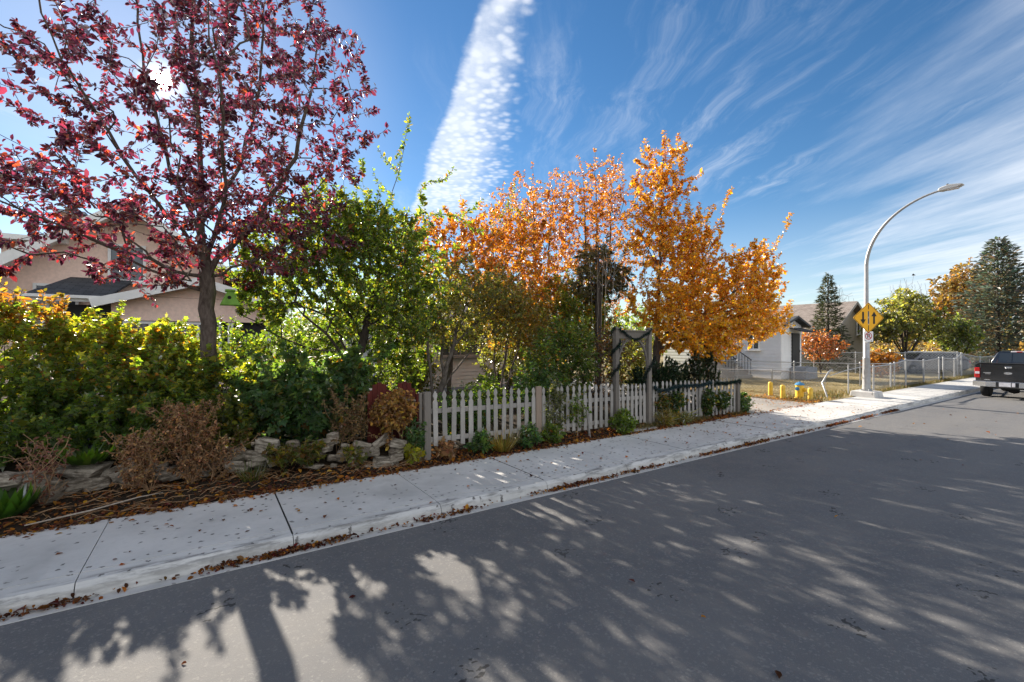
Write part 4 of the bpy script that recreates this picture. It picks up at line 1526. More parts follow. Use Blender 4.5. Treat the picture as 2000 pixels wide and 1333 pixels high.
MB().box((-.035, .58, 1.03), (.012, .22, .028)).build('emblem', 'chrome', pk)
MB().box((-.035, .56, .985), (.012, .15, .022)).build('emblem', 'chrome', pk)
MB().prism([(.47, .73), (.68, .73), (.63, .765), (.52, .765)], -.035, -.025, 'YZ').build('emblem', 'chrome', pk)
for s_ in (1, -1):
    tl = MB().box((.02, s_ * (HW - .085), 1.02), (.10, .15, .40)).build('tail_light', 'tail_red', pk, bevel=.015)
    MB().box((-.032, s_ * (HW - .085), 1.02), (.012, .13, .09)).build('reversing_lamp', 'plate_white', tl)
loft([[(-.12, -.98, .50), (-.12, -.98, .68), (.06, -.98, .70), (.06, -.98, .48)], [(-.20, -.60, .48), (-.20, -.60, .69), (.06, -.60, .70), (.06, -.60, .48)],
      [(-.20, .60, .48), (-.20, .60, .69), (.06, .60, .70), (.06, .60, .48)], [(-.12, .98, .50), (-.12, .98, .68), (.06, .98, .70), (.06, .98, .48)]]).build('bumper', 'chrome', pk, bevel=.01)
MB().box((-.203, 0, .585), (.012, .62, .19)).build('plate_recess', 'black_plastic', pk)
MB().box((-.214, .06, .59), (.008, .32, .16)).build('licence_plate', 'plate_white', pk)
MB().box((-.214, -.17, .59), (.008, .09, .15)).build('plate_sticker', 'plate_white', pk)
for y0, y1 in ((-.60, -.22), (-.19, .19), (.22, .60)):
    m = MB().add([(2.005, y0, 1.42), (2.005, y1, 1.42), (2.085, y1 * .96, 1.79), (2.085, y0 * .96, 1.79)], [(0, 1, 2, 3)])
    m.add([(2.02, y0, 1.42), (2.02, y1, 1.42), (2.10, y1 * .96, 1.79), (2.10, y0 * .96, 1.79)], [(0, 1, 2, 3)])
    m.build('rear_window', 'vehicle_glass', pk)
for s_ in (1, -1):
    m = MB().add([(2.35, s_ * (HW - .118), 1.42), (3.9, s_ * (HW - .118), 1.42), (3.55, s_ * (HW - .235), 1.79), (2.35, s_ * (HW - .235), 1.79)], [(0, 1, 2, 3)])
    m.build('side_window', 'vehicle_glass', pk)
    MB().box((3.75, s_ * (HW + .12), 1.38), (.12, .22, .22)).build('mirror', 'black_plastic', pk, bevel=.03)
    for x in (1.05, 4.55):
        wheel(pk, x, s_ * (HW - .17), .39, .27, s_)
MB().box((2.13, 0, 1.845), (.05, .5, .05)).build('brake_lamp', 'plate_white', pk, bevel=.008)
MB().box((2.10, 0, 1.845), (.03, .16, .035)).build('brake_lens', 'tail_red', pk)
MB().box((2.7, 0, .46), (5.0, 1.1, .14)).build('chassis', 'black_plastic', pk)
MB().lathe((0, 0, 0), [(.16, -.14), (.2, 0), (.16, .14)], 14, 'Y').build('differential', 'rubber', pk, True).location = (1.05, 0, .36)
MB().tube([(1.05, -.8, .38), (1.05, .8, .38)], .05, 8).build('axle', 'rubber', pk, True)
MB().tube([(-.15, -.55, .36), (.8, -.55, .36)], .04, 8).build('exhaust', 'chrome', pk, True)

sv = thing('station_wagon', 'dark navy station wagon parked on the lot behind the fences', 'car', (40.6, 10.25, .10), R(-33.7))
W = .88
loft([section(-2.45, W - .12, W - .15, .35, .85, .12), section(-2.2, W - .02, W - .04, .24, .95, .1), section(-1.0, W, W - .02, .22, .98, .1), section(1.0, W, W - .02, .22, .98, .1), section(2.1, W - .02, W - .04, .24, .98, .1), section(2.42, W - .1, W - .12, .35, .92, .12)]).build('body', 'navy_car_paint', sv, True)
loft([section(-1.35, W - .06, W - .08, .92, .97, .02), section(-.65, W - .07, W - .20, .93, 1.42, .08), section(.6, W - .07, W - .19, .93, 1.48, .08), section(1.85, W - .07, W - .20, .93, 1.44, .08), section(2.36, W - .09, W - .11, .92, .98, .02)]).build('cabin', 'navy_car_paint', sv, True)
for s_ in (-1, 1):
    for x0, x1, t0, t1 in ((-1.1, -.35, -.62, -.38), (-.28, .62, -.28, .60), (.70, 1.25, .70, 1.22), (1.33, 2.0, 1.30, 1.78)):
        m = MB().add([(x0, s_ * (W - .055), 1.0), (x1, s_ * (W - .055), 1.0), (t1, s_ * (W - .155), 1.37), (t0, s_ * (W - .155), 1.37)], [(0, 1, 2, 3)])
        m.build('side_window', 'vehicle_glass', sv)
    MB().span((-.6, s_ * .6, 1.47), (1.75, s_ * .6, 1.47), .03, .035).build('roof_rail', 'chrome', sv)
    for x in (-1.5, 1.5):
        wheel(sv, x, s_ * (W - .12), .33, .22, s_)
    MB().box((-.95, s_ * (W + .06), 1.02), (.1, .16, .12)).build('mirror', 'navy_car_paint', sv, bevel=.02)
    for x in (.15, 1.0):
        MB().box((x, s_ * (W + .002), .82), (.16, .03, .03)).build('door_handle', 'chrome', sv)
    MB().box((2.38, s_ * .68, .82), (.08, .2, .16)).build('tail_light', 'tail_red', sv)
    MB().box((-2.42, s_ * .62, .70), (.08, .26, .14)).build('headlight', 'plate_white', sv)
MB().add([(-1.30, -.7, 1.0), (-1.30, .7, 1.0), (-.70, .6, 1.39), (-.70, -.6, 1.39)], [(0, 1, 2, 3)]).build('windscreen', 'vehicle_glass', sv)

# two birds in the sky
for x, y, z, a, lab in ((83.8, 22.3, 11.7, .3, 'small dark bird gliding left of the spruce'), (95.2, 20.7, 12.85, 1.2, 'small dark bird flying close to the autumn tree')):
    b = MB()
    b.add([(-.5, 0, .12), (-.2, .08, .1), (0, .16, 0), (.2, .08, .1), (.5, 0, .12), (.2, -.06, .1), (0, -.28, -.02), (-.2, -.06, .1), (0, 0, -.07)], [(0, 1, 7), (1, 2, 8), (1, 8, 7), (2, 3, 8), (3, 5, 8), (3, 4, 5), (7, 8, 6), (8, 5, 6)])
    o_ = tag(b.build('bird', 'bird_dark'), lab, 'bird')
    o_.location = (x, y, z)
    o_.rotation_euler = (0, .2, a)


# ------------------------------------------------------------------ vegetation
def hz(x, y):
    return float(bed_height(x, y))


def pal(cols, w, jit=.25):
    return lambda b: palette(len(b), cols, w, jit)


def pal_h(cols, w_low, w_high, z0, z1, jit=.25):
    """leaf colours that change with height: autumn tints, with sun glow painted into the hedge top"""
    wl, wh_ = np.array(w_low, float), np.array(w_high, float)
    def f(b):
        k = np.clip((b[:, 2] - z0) / (z1 - z0) + rng.normal(0, .15, len(b)), 0, 1)[:, None]
        return palette(len(b), cols, wl * (1 - k) + wh_ * k, jit)
    return f


RED = [(.072, .021, .046), (.098, .024, .044), (.048, .018, .036), (.17, .030, .034), (.28, .085, .03)]
GREEN = [(.070, .115, .028), (.10, .155, .032), (.14, .19, .032), (.045, .08, .025), (.24, .22, .03), (.28, .12, .02)]
BLUEGREEN = [(.05, .105, .045), (.075, .14, .055), (.10, .16, .045), (.11, .13, .025), (.17, .10, .025)]
OLIVE = [(.10, .118, .055), (.13, .145, .062), (.072, .085, .042), (.18, .18, .045), (.22, .14, .035)]
YELLOW = [(.66, .37, .025), (.60, .29, .018), (.70, .44, .035), (.48, .18, .015), (.40, .26, .03)]
ORANGE = [(.50, .20, .02), (.58, .27, .02), (.42, .14, .018), (.62, .35, .03), (.26, .19, .03)]
HEDGE = [(.085, .14, .032), (.125, .19, .038), (.17, .23, .035), (.06, .105, .03), (.27, .26, .03), (.30, .15, .03), (.32, .13, .03)]
DRY = [(.33, .19, .09), (.24, .125, .06), (.42, .26, .125), (.15, .08, .045), (.44, .27, .08)]

# the red chokecherry; its western half is thin
def airy(t):
    c = np.array([-.60, 8.8, 6.3])
    d = np.linalg.norm((t - c) * np.array([1, .35, 1]), axis=1)
    return rng.random(len(t)) > np.where(d < .30, .92, np.where(t[:, 0] < -.6, .25, 0))


b0 = (.02, 9.45, hz(.02, 9.45) - .05)
trunk = [b0, (.03, 9.45, 1.6), (-.02, 9.43, 2.6), (-.04, 9.40, 3.4), (-.10, 9.38, 4.6), (-.12, 9.4, 5.8), (-.22, 9.45, 7.2), (-.25, 9.5, 8.8), (-.2, 9.5, 10.6)]
limbs = [[(-.04, 9.40, 3.7), (-.9, 9.0, 4.8), (-1.7, 8.7, 6.2), (-2.2, 8.6, 7.8)], [(-.06, 9.39, 4.1), (-.55, 9.6, 5.2), (-.9, 9.8, 6.8), (-1.1, 10.0, 8.8)],
         [(-.04, 9.40, 3.5), (.7, 9.2, 4.4), (1.3, 9.0, 5.6), (1.6, 8.9, 7.2)], [(-.08, 9.39, 4.3), (.45, 9.6, 5.4), (.8, 9.8, 7.0), (.9, 9.9, 8.8)],
         [(-.04, 9.40, 3.3), (-1.2, 8.8, 3.7), (-2.3, 8.3, 4.1), (-3.2, 8.0, 4.5)], [(-.03, 9.42, 3.1), (-.8, 9.8, 3.5), (-2.0, 10.1, 4.2), (-3.0, 10.3, 5.2)],
         [(-.04, 9.40, 3.6), (.2, 8.6, 4.5), (.2, 7.9, 5.6), (.0, 7.6, 6.8)], [(-.04, 9.40, 3.3), (.8, 9.0, 3.8), (1.5, 8.7, 4.2), (2.0, 8.6, 4.6)]]
env = [((-.1, 9.3, 6.6), (2.5, 2.3, 3.4), 5), ((1.0, 9.2, 6.4), (1.9, 1.9, 2.6), 4.2), ((-1.9, 8.9, 5.4), (2.1, 1.8, 2.4), 1.2), ((-2.4, 9.0, 7.8), (1.8, 1.6, 2.2), .8),
       ((-.9, 8.8, 3.9), (2.6, 1.5, .8), 3.0), ((-1.6, 9.2, 4.4), (1.8, 1.2, .8), 1.0), ((1.0, 9.0, 4.3), (1.4, 1.2, .8), 1.0), ((-.1, 9.4, 9.6), (1.7, 1.6, 1.9), 1.5), ((-.6, 7.9, 6.4), (2.0, 1.0, 2.4), 1.1)]
plant('red_leaf_tree', 'tall dark red leaved tree with grey trunk in front of the pink house', 'tree', b0, [trunk] + limbs, env, 1250,
      dict(n=33000, len=.079, ratio=.54, shape='oval', mat='red_leaf', droop=.35, flat=.5, col=pal_h(RED, (2, 3, 2, 2.2, 1.4), (4, 3, 3, .7, .15), 3.2, 6.5, .3)),
      'cherry_bark', .118, .0042, .25, .3, .035, (.35, .25, .65, .3), flare=(b0[2], .6, .35), twig_edges=2, cut=airy)
# nesting box
nb = thing('nesting_box', 'small green nesting box hung on the red leaved tree trunk', 'nesting box', (.30, 9.33, 2.92))
MB().prism([(-.14, 0), (.17, 0), (.06, .24), (-.03, .24)], -.11, .11).build('box', 'green_paint', nb, bevel=.008)
MB().box((.015, 0, .255), (.15, .27, .03)).build('lid', 'green_paint', nb, bevel=.006)
MB().lathe((.0, -.112, .13), [(.03, -.004), (.03, .004)], 14, 'Y').build('entrance', 'black_hole', nb)

# hedge of shrubs behind the wall
for i, (x, y, rx, top, lab) in enumerate(((-3.9, 10.3, 1.0, 2.70, 'leafy hedge shrub with orange tips reaching out past the frame edge'),
                                          (-2.6, 10.3, 1.0, 2.80, 'yellow green hedge shrub with coppery tips under the long red sprays'),
                                          (-1.45, 10.3, .9, 2.62, 'broad yellow green hedge shrub in front of the porch of the pink house'),
                                          (-.6, 10.1, .62, 2.5, 'green hedge shrub touching the trunk of the red leaved tree'))):
    z = hz(x, y)
    st_ = [[(x + rng.normal(0, .25), y + rng.normal(0, .15), z - .05), (x + rng.normal(0, .45), y + rng.normal(0, .3), z + .9), (x + rng.normal(0, .6) * rx, y + rng.normal(0, .3), top - .4)] for _ in range(7)]
    plant('hedge_shrub', lab, 'shrub', (x, y, z), st_, [((x, y - .3, 1.2), (rx, .75, .8), 3.4), ((x, y + .15, top - .5), (rx * .95, .42, .5), 3), ((x + .15, y - 1.05, .95), (rx, .55, .5), 2.2), ((x + .1, y - .7, 1.5), (rx, .5, .5), 1.6)], 600,
          dict(n=15500, len=.075, ratio=.72, shape='lobed', mat='green_leaf', droop=.25, flat=.9, side=1.0,
               col=pal_h(HEDGE, (5, 4, 1.5, 4, .25, .05, 0), (.8, 2.4, 4, .2, 4.5, .7, .4), 1.1, top - .4, .25)),  # extra yellow at the top paints in sun glow; orange tips are autumn
          'dark_bark', .022, .003, .5, .2, .03, (.8, .12, .45, .25), group='shrubs of the hedge behind the stone wall')
x, y, z = -3.1, 10.5, hz(-3.1, 10.5)
plant('hedge_shrub', 'coppery orange tipped shoots standing above the hedge before the pink wall', 'shrub', (x, y, z), [[(x + dx, y, z), (x + dx * 1.4, y, 2.5)] for dx in (-.5, -.1, .3, .7)],
      [((x + .2, y, 2.7), (1.0, .4, .45), 1)], 130, dict(n=2300, len=.07, ratio=.6, shape='oval', mat='green_leaf', droop=.2, flat=.6, col=pal([(.28, .11, .03), (.20, .12, .03), (.14, .12, .03), (.30, .16, .05)], (3, 3, 2, 2))),
      'dark_bark', .015, .003, .4, .2, .02, (.9, .15, .4, .2), group='shrubs of the hedge behind the stone wall')

# lobed currant shrub in the middle of the bed
x, y = 1.45, 8.75
z = hz(x, y)
st_ = [[(x + rng.normal(0, .3), y + rng.normal(0, .12), z - .05), (x + rng.normal(0, .5), y + rng.normal(0, .2), 1.2), (x + rng.normal(0, .8), y + rng.normal(0, .25), 2.0)] for _ in range(9)]
plant('currant_shrub', 'dense blue green shrub with lobed leaves above the stone wall', 'shrub', (x, y, z), st_,
      [((x, y, 1.2), (1.0, .6, .62), 4), ((x + .35, y - .15, .95), (.75, .5, .35), 1.6), ((x - .5, y, 1.35), (.6, .5, .45), 1.2), ((x + .75, y + .1, 1.6), (.5, .45, .5), 1.1)], 520,
      dict(n=12500, len=.10, ratio=.92, shape='lobed', mat='green_leaf', droop=.45, flat=.9, col=pal_h(BLUEGREEN, (4, 4, 1.5, .5, .55), (2, 3, 3, 1.2, .15), .8, 2.0, .22)),
      'dark_bark', .02, .003, .5, .2, .03, (.5, .1, .3, .3))
x, y = .35, 8.72
z = hz(x, y)
plant('currant_shrub', 'sparse yellow green shrub lit by the sun beside the red leaved tree', 'shrub', (x, y, z), [[(x + dx, y, z), (x + dx * 1.6, y, 1.2)] for dx in (-.2, .0, .2)],
      [((x, y, .95), (.42, .35, .45), 2), ((x + .1, y + .5, 1.7), (.5, .4, .5), 1)], 150, dict(n=2400, len=.085, ratio=.9, shape='lobed', mat='green_leaf', droop=.35, flat=.9, col=pal([(.10, .13, .02), (.17, .18, .022), (.05, .09, .02), (.28, .20, .02)], (3, 2.4, 3, .8))),
      'dark_bark', .014, .003, .5, .2, .03, (.5, .1, .3, .3))

# plum tree with leaning trunk
z = hz(2.6, 9.7)
tk = [(2.62, 9.7, z - .05), (2.66, 9.7, 1.0), (2.52, 9.72, 1.7), (2.80, 9.75, 2.6), (3.05, 9.8, 3.6), (3.1, 9.85, 4.6)]
lb = [[(2.54, 9.72, 1.75), (2.1, 9.5, 2.25), (1.5, 9.3, 2.8), (.9, 9.2, 3.4)], [(2.6, 9.72, 2.0), (1.9, 9.9, 2.1), (1.2, 10.0, 2.35), (.5, 10, 2.8)],
      [(2.72, 9.74, 2.4), (2.2, 9.9, 3.2), (1.8, 10, 4.0), (1.6, 10, 4.8)], [(2.9, 9.77, 3.1), (3.5, 9.5, 3.9), (3.9, 9.4, 4.7)], [(3.1, 9.85, 4.4), (3.25, 9.8, 5.2), (3.5, 9.7, 6.0), (3.62, 9.7, 6.75)],
      [(2.85, 9.77, 2.9), (3.4, 9.4, 3.0), (3.9, 9.1, 3.3)]]
plant('plum_tree', 'green plum tree with leaning dark trunk and long shoots against the sky', 'tree', (2.62, 9.7, z), [tk] + lb,
      [((1.7, 9.9, 3.8), (1.45, 1.0, .85), 2.8), ((3.0, 9.6, 3.95), (1.45, 1.1, 1.15), 3.8), ((2.3, 9.7, 4.6), (1.4, 1.0, .7), 2.4), ((3.6, 9.3, 3.1), (.9, .8, .8), 1.3), ((2.6, 9.6, 2.7), (.9, .7, .5), .9), ((1.0, 10.1, 3.2), (.7, .7, .6), .8)], 1350,
      dict(n=43000, len=.068, ratio=.6, shape='oval', mat='green_leaf', droop=.2, flat=.7, col=pal_h(GREEN, (3, 4, 3.5, 2, 2.2, .2), (3, 4, 3.4, 1.4, 1.6, .2), 2, 4.5, .25)),
      'dark_bark', .10, .0035, .3, .25, .035, (.6, .2, .5, .3),
      extra=[(3.45, 9.7, 5.9), (3.6, 9.7, 6.7), (3.65, 9.7, 6.9), (3.9, 9.5, 5.6), (4.3, 9.4, 5.9), (4.5, 9.4, 6.0), (4.0, 9.4, 5.0), (4.5, 9.3, 5.15), (5.0, 9.2, 5.3), (3.2, 9.7, 6.2), (3.0, 9.7, 5.7), (4.9, 9.1, 4.9), (2.7, 9.7, 5.6)])

# grey green tree leaning right behind the fence corner
bx, by = 4.55, 10.3
z = hz(bx, by)
plant('crab_apple_tree', 'grey green small leaved tree with several dark stems leaning away behind the fence', 'tree', (bx, by, z),
      [[(4.55, 10.3, z - .05), (4.8, 10.35, 1.1), (5.25, 10.6, 2.2), (5.9, 11.0, 3.5), (6.6, 11.3, 4.8), (7.2, 11.3, 5.8)], [(4.5, 10.25, z - .05), (4.5, 10.3, 1.4), (4.5, 10.6, 2.8), (4.4, 10.9, 3.8)],
       [(4.85, 10.35, 1.3), (5.1, 10.9, 2.5), (5.1, 11.3, 3.7)], [(5.25, 10.6, 2.2), (6.2, 10.8, 2.9), (7.0, 10.8, 3.4)], [(4.7, 10.3, 1.0), (5.5, 10.7, 1.7), (6.3, 10.8, 2.4)]],
      [((5.6, 11.0, 3.5), (1.5, 1.0, .95), 3), ((4.9, 10.9, 3.0), (1.2, .9, .9), 2.2), ((6.6, 10.8, 3.1), (1.0, .9, .85), 1.5), ((5.6, 10.9, 2.4), (1.3, .7, .45), .8)], 850,
      dict(n=19000, len=.066, ratio=.5, shape='oval', mat='green_leaf', droop=.2, flat=.6, col=pal_h(OLIVE, (3.5, 4, 2.4, 3, 1.2), (3, 4, 1.4, 3.6, 2.2), 2, 4.2, .25)),
      'grey_bark', .085, .0034, .3, .25, .035, (.6, .2, .5, .3), extra=[(7.3, 11.3, 6.2), (7.45, 11.3, 6.5), (7.5, 11.2, 6.7), (7.9, 11.2, 6.0), (7.7, 11.2, 6.2), (7.1, 11.3, 5.9), (6.9, 11.3, 5.4)], twig_edges=2)

# lilac clump
bx, by = 7.0, 11.3
z = hz(bx, by)
plant('lilac_bush', 'many stemmed brown lilac bush with thin fading leaves over the fence', 'shrub', (bx, by, z),
      [[(bx + dx * .3, by + dy * .2, z - .05), (bx + dx * .55, by + dy * .5, 1.0), (bx + .05 + dx, by + dy, 2.2), (bx + .1 + dx * 1.6, by + dy * 1.2, 3.5)] for dx, dy in ((-.5, .1), (-.25, -.2), (0, .2), (.15, -.2), (.4, .1), (.6, -.2), (.8, .2))],
      [((bx + .5, by, 3.0), (1.4, .9, 1.0), 3), ((bx + 1.1, by - .2, 2.4), (.9, .7, .7), 1.2), ((bx, by - .1, 3.6), (1.0, .7, .7), 1.2)], 560,
      dict(n=10500, len=.075, ratio=.6, shape='oval', mat='green_leaf', droop=.3, flat=.6, col=pal([(.13, .14, .05), (.20, .17, .045), (.28, .20, .045), (.36, .20, .03), (.10, .10, .04), (.18, .10, .045)], (3, 3, 2, 1.3, 2.4, 1.2))),
      'cherry_bark', .045, .003, .5, .25, .035, (.6, .15, .4, .3))

# green shrubs next to the arbor: a low one close to the fence, a taller yellowing one further back
z = hz(7.4, 8.9)
plant('dogwood_shrub', 'dark green shrub standing close behind the pickets left of the arbor', 'shrub', (7.4, 8.9, z),
      [[(7.4 + dx * .4, 8.9 + dy, z - .05), (7.4 + dx * .8, 8.9 + dy, 1.2), (7.45 + dx * 1.2, 8.9 + dy, 2.2)] for dx, dy in ((-.7, .1), (-.4, -.2), (-.1, .2), (.2, -.2), (.5, .1), (.7, -.1))],
      [((7.35, 8.8, 1.6), (1.15, .6, .85), 4), ((7.6, 8.9, 2.3), (.9, .5, .45), 1.2)], 520,
      dict(n=9500, len=.075, ratio=.55, shape='oval', mat='green_leaf', droop=.35, flat=.7, col=pal_h(GREEN, (4, 3, 1.4, 4, .4, .3), (3, 3.5, 3, 2, 1.2, .4), 1.4, 2.6, .25)),
      'dark_bark', .03, .003, .5, .22, .03, (.7, .15, .4, .25))
z = hz(10.3, 11.6)
plant('dogwood_shrub', 'tall yellow green shrub rising behind the arbor below the juniper', 'shrub', (10.3, 11.6, z),
      [[(10.3 + dx * .4, 11.6 + dy, z - .05), (10.3 + dx * .8, 11.6 + dy, 1.5), (10.3 + dx * 1.3, 11.6 + dy, 3.4)] for dx, dy in ((-.9, .1), (-.5, -.2), (-.1, .2), (.3, -.2), (.7, .1), (.9, -.1))],
      [((10.2, 11.6, 3.3), (1.6, .9, 1.15), 4), ((10.9, 11.5, 2.4), (1.3, .8, .9), 2.5), ((9.6, 11.7, 2.5), (1.1, .8, 1.0), 2)], 760,
      dict(n=16500, len=.085, ratio=.55, shape='oval', mat='green_leaf', droop=.35, flat=.7, col=pal_h(GREEN, (4, 3, 1.4, 3, .6, .4), (1.6, 3.5, 4, .8, 2.8, .9), 2.0, 4.0, .25)),
      'dark_bark', .03, .003, .5, .22, .03, (.7, .15, .4, .25))
# dark weigela just behind the first fence bay
for x, y, h, lab, cols, n in ((6.35, 8.45, 1.72, 'low blue green bush peeping over the middle of the fence', BLUEGREEN, 4200), (5.45, 9.4, 1.35, 'low dark bush under the lilac with fern like leaves', GREEN, 2600),
                              (4.6, 8.6, 1.15, 'dark leafy perennial clump behind the first fence pickets', BLUEGREEN, 2400), (7.0, 8.3, 1.25, 'dusty green bush behind the fence just before the arbor', OLIVE, 2600)):
    z = hz(x, y)
    plant('garden_bush', lab, 'shrub', (x, y, z), [[(x + dx, y, z - .03), (x + dx * 1.5, y, z + (h - z) * .6)] for dx in (-.2, 0, .2)], [((x, y, (z + h) / 2 + .05), (.62, .4, (h - z) / 2), 1)], 170,
          dict(n=n, len=.085, ratio=.42, shape='oval', mat='green_leaf', droop=.4, flat=.7, col=pal(cols, (4, 4, 1.5, .8, .3) + ((.1,) if len(cols) == 6 else ()))),
          'dark_bark', .012, .003, .5, .2, .02, (.6, .1, .3, .25), group='low bushes behind the picket fence')

# tangle of stems and orange leaves behind the gate
z = hz(9.0, 9.2)
plant('rose_thicket', 'tangled brown stems with few orange leaves seen through the arbor', 'shrub', (9.0, 9.2, z), [[(8.6 + .12 * k, 9.2 + rng.normal(0, .15), z - .05), (8.7 + .12 * k + rng.normal(0, .1), 9.2, 1.0), (8.6 + .14 * k + rng.normal(0, .2), 9.1, 2.1)] for k in range(9)],
      [((9.2, 9.2, 1.5), (1.0, .5, .9), 1), ((9.3, 9.1, 2.2), (.9, .5, .5), .6)], 560, dict(n=2200, len=.065, ratio=.6, shape='oval', mat='yellow_leaf', droop=.3, flat=.5, col=pal([(.20, .10, .02), (.12, .06, .025), (.36, .15, .015), (.06, .05, .02)], (3, 4, 1.6, 3))),
      'cherry_bark', .018, .0032, .6, .22, .05, (.3, .1, .35, .5))

# dark juniper with pale bare suckers in front
z = hz(10.4, 10.6)
plant('juniper_tree', 'dark brown green juniper between the two orange trees', 'tree', (10.4, 10.6, z), [[(10.4, 10.6, z - .05), (10.4, 10.6, 3), (10.4, 10.6, 4.6), (10.4, 10.6, 5.5)]],
      [((10.7, 10.9, 4.5), (.9, .6, .9), 4), ((11.4, 10.8, 4.3), (.7, .5, .7), 2), ((10.2, 10.9, 4.1), (.7, .5, .6), 1.2), ((10.7, 10.9, 5.2), (.55, .5, .5), .9)], 420,
      dict(n=9500, len=.11, ratio=.2, shape='lite', mat='needle_leaf', droop=.55, flat=.2, along=.9, side=.55, col=pal_h([(.07, .072, .035), (.10, .085, .04), (.20, .16, .045), (.30, .22, .05)], (5, 4, .8, .3), (1.5, 3, 3, 3), 3.9, 5.8)),
      'dark_bark', .10, .005, .3, .25, .03, (-.2, .15, .4, .3))
z = hz(9.6, 9.4)
plant('bare_sucker_clump', 'pale bare upright suckers standing in front of the juniper', 'shrub', (9.6, 9.4, z), [[(9.4 + dx * .4, 9.45, z - .05), (9.45 + dx, 9.5, 2.6), (9.5 + dx * 1.4, 9.5, tp)] for dx, tp in ((-.35, 4.3), (-.15, 4.7), (0, 5.1), (.1, 4.8), (.35, 4.9), (.6, 4.6))],
      [((9.6, 9.5, 4.3), (.7, .15, .6), 1)], 26, None, 'pale_twig', .014, .0035, .6, .3, .02, (.8, .2, .5, .15))

# birches behind, orange
for bx, by, hh, sp, n, lab in ((9.8, 13.2, 8.5, 2.1, 19000, 'ragged orange birch with two thin tips behind the green plum tree'), (12.3, 12.6, 9.5, 2.2, 21000, 'tall orange birch with a broad split top behind the juniper')):
    z = hz(bx, by)
    plant('birch_tree', lab, 'tree', (bx, by, z), [[(bx, by, z - .05), (bx + .1, by, 3), (bx, by, 5.5), (bx - .1, by, hh)], [(bx, by, 2.5), (bx - .7, by - .2, 4.5), (bx - 1.0, by - .3, hh - 1.2)], [(bx, by, 2.8), (bx + .6, by, 5), (bx + .9, by + .1, hh - .6)]],
          [((bx, by, hh * .55), (sp, 1.4, hh * .30), 4), ((bx - .6, by, hh * .78), (sp * .55, .9, hh * .17), 1.5), ((bx + .6, by, hh * .82), (sp * .5, .9, hh * .16), 1.5), ((bx - .8, by - .3, hh * .4), (sp, 1.1, hh * .2), 1.6)], 900,
          dict(n=n, len=.068, ratio=.66, shape='oval', mat='yellow_leaf', droop=.4, flat=.4, col=pal_h(ORANGE, (2, 3, 1.5, 2.4, .8), (3.5, 3, 2, 1, .35), 3.5, hh - 1)),
          'cherry_bark', .11, .0042, .3, .28, .035, (.5, .2, .5, .3), group='orange birches behind the garden')
# orange sapling mixed into the green tops
z = hz(5.9, 12.2)
plant('orange_maple', 'orange and yellow leaved tree showing between the plum and the birches', 'tree', (5.9, 12.2, z), [[(5.9, 12.2, z - .05), (6.0, 12.2, 2.4), (6.2, 12.2, 4.8)], [(6.0, 12.2, 2.2), (7.2, 12.1, 3.6), (8.2, 12.2, 5.2)]],
      [((6.4, 12.2, 4.9), (1.7, .9, 1.3), 3), ((8.1, 12.2, 5.1), (1.7, .9, 1.5), 3.4), ((5.2, 12.3, 4.9), (1.0, .8, .9), 1.3), ((8.6, 12.0, 3.8), (1.5, .8, .9), 1.4)], 760,
      dict(n=19000, len=.08, ratio=.66, shape='oval', mat='yellow_leaf', droop=.35, flat=.5, col=pal_h(ORANGE + [(.30, .24, .03)], (1, 2.4, .8, 3, 1.6, 2), (3.4, 3, 2, 1.6, .4, .6), 3.2, 5.2)),
      'cherry_bark', .07, .004, .35, .25, .035, (.5, .2, .5, .3))

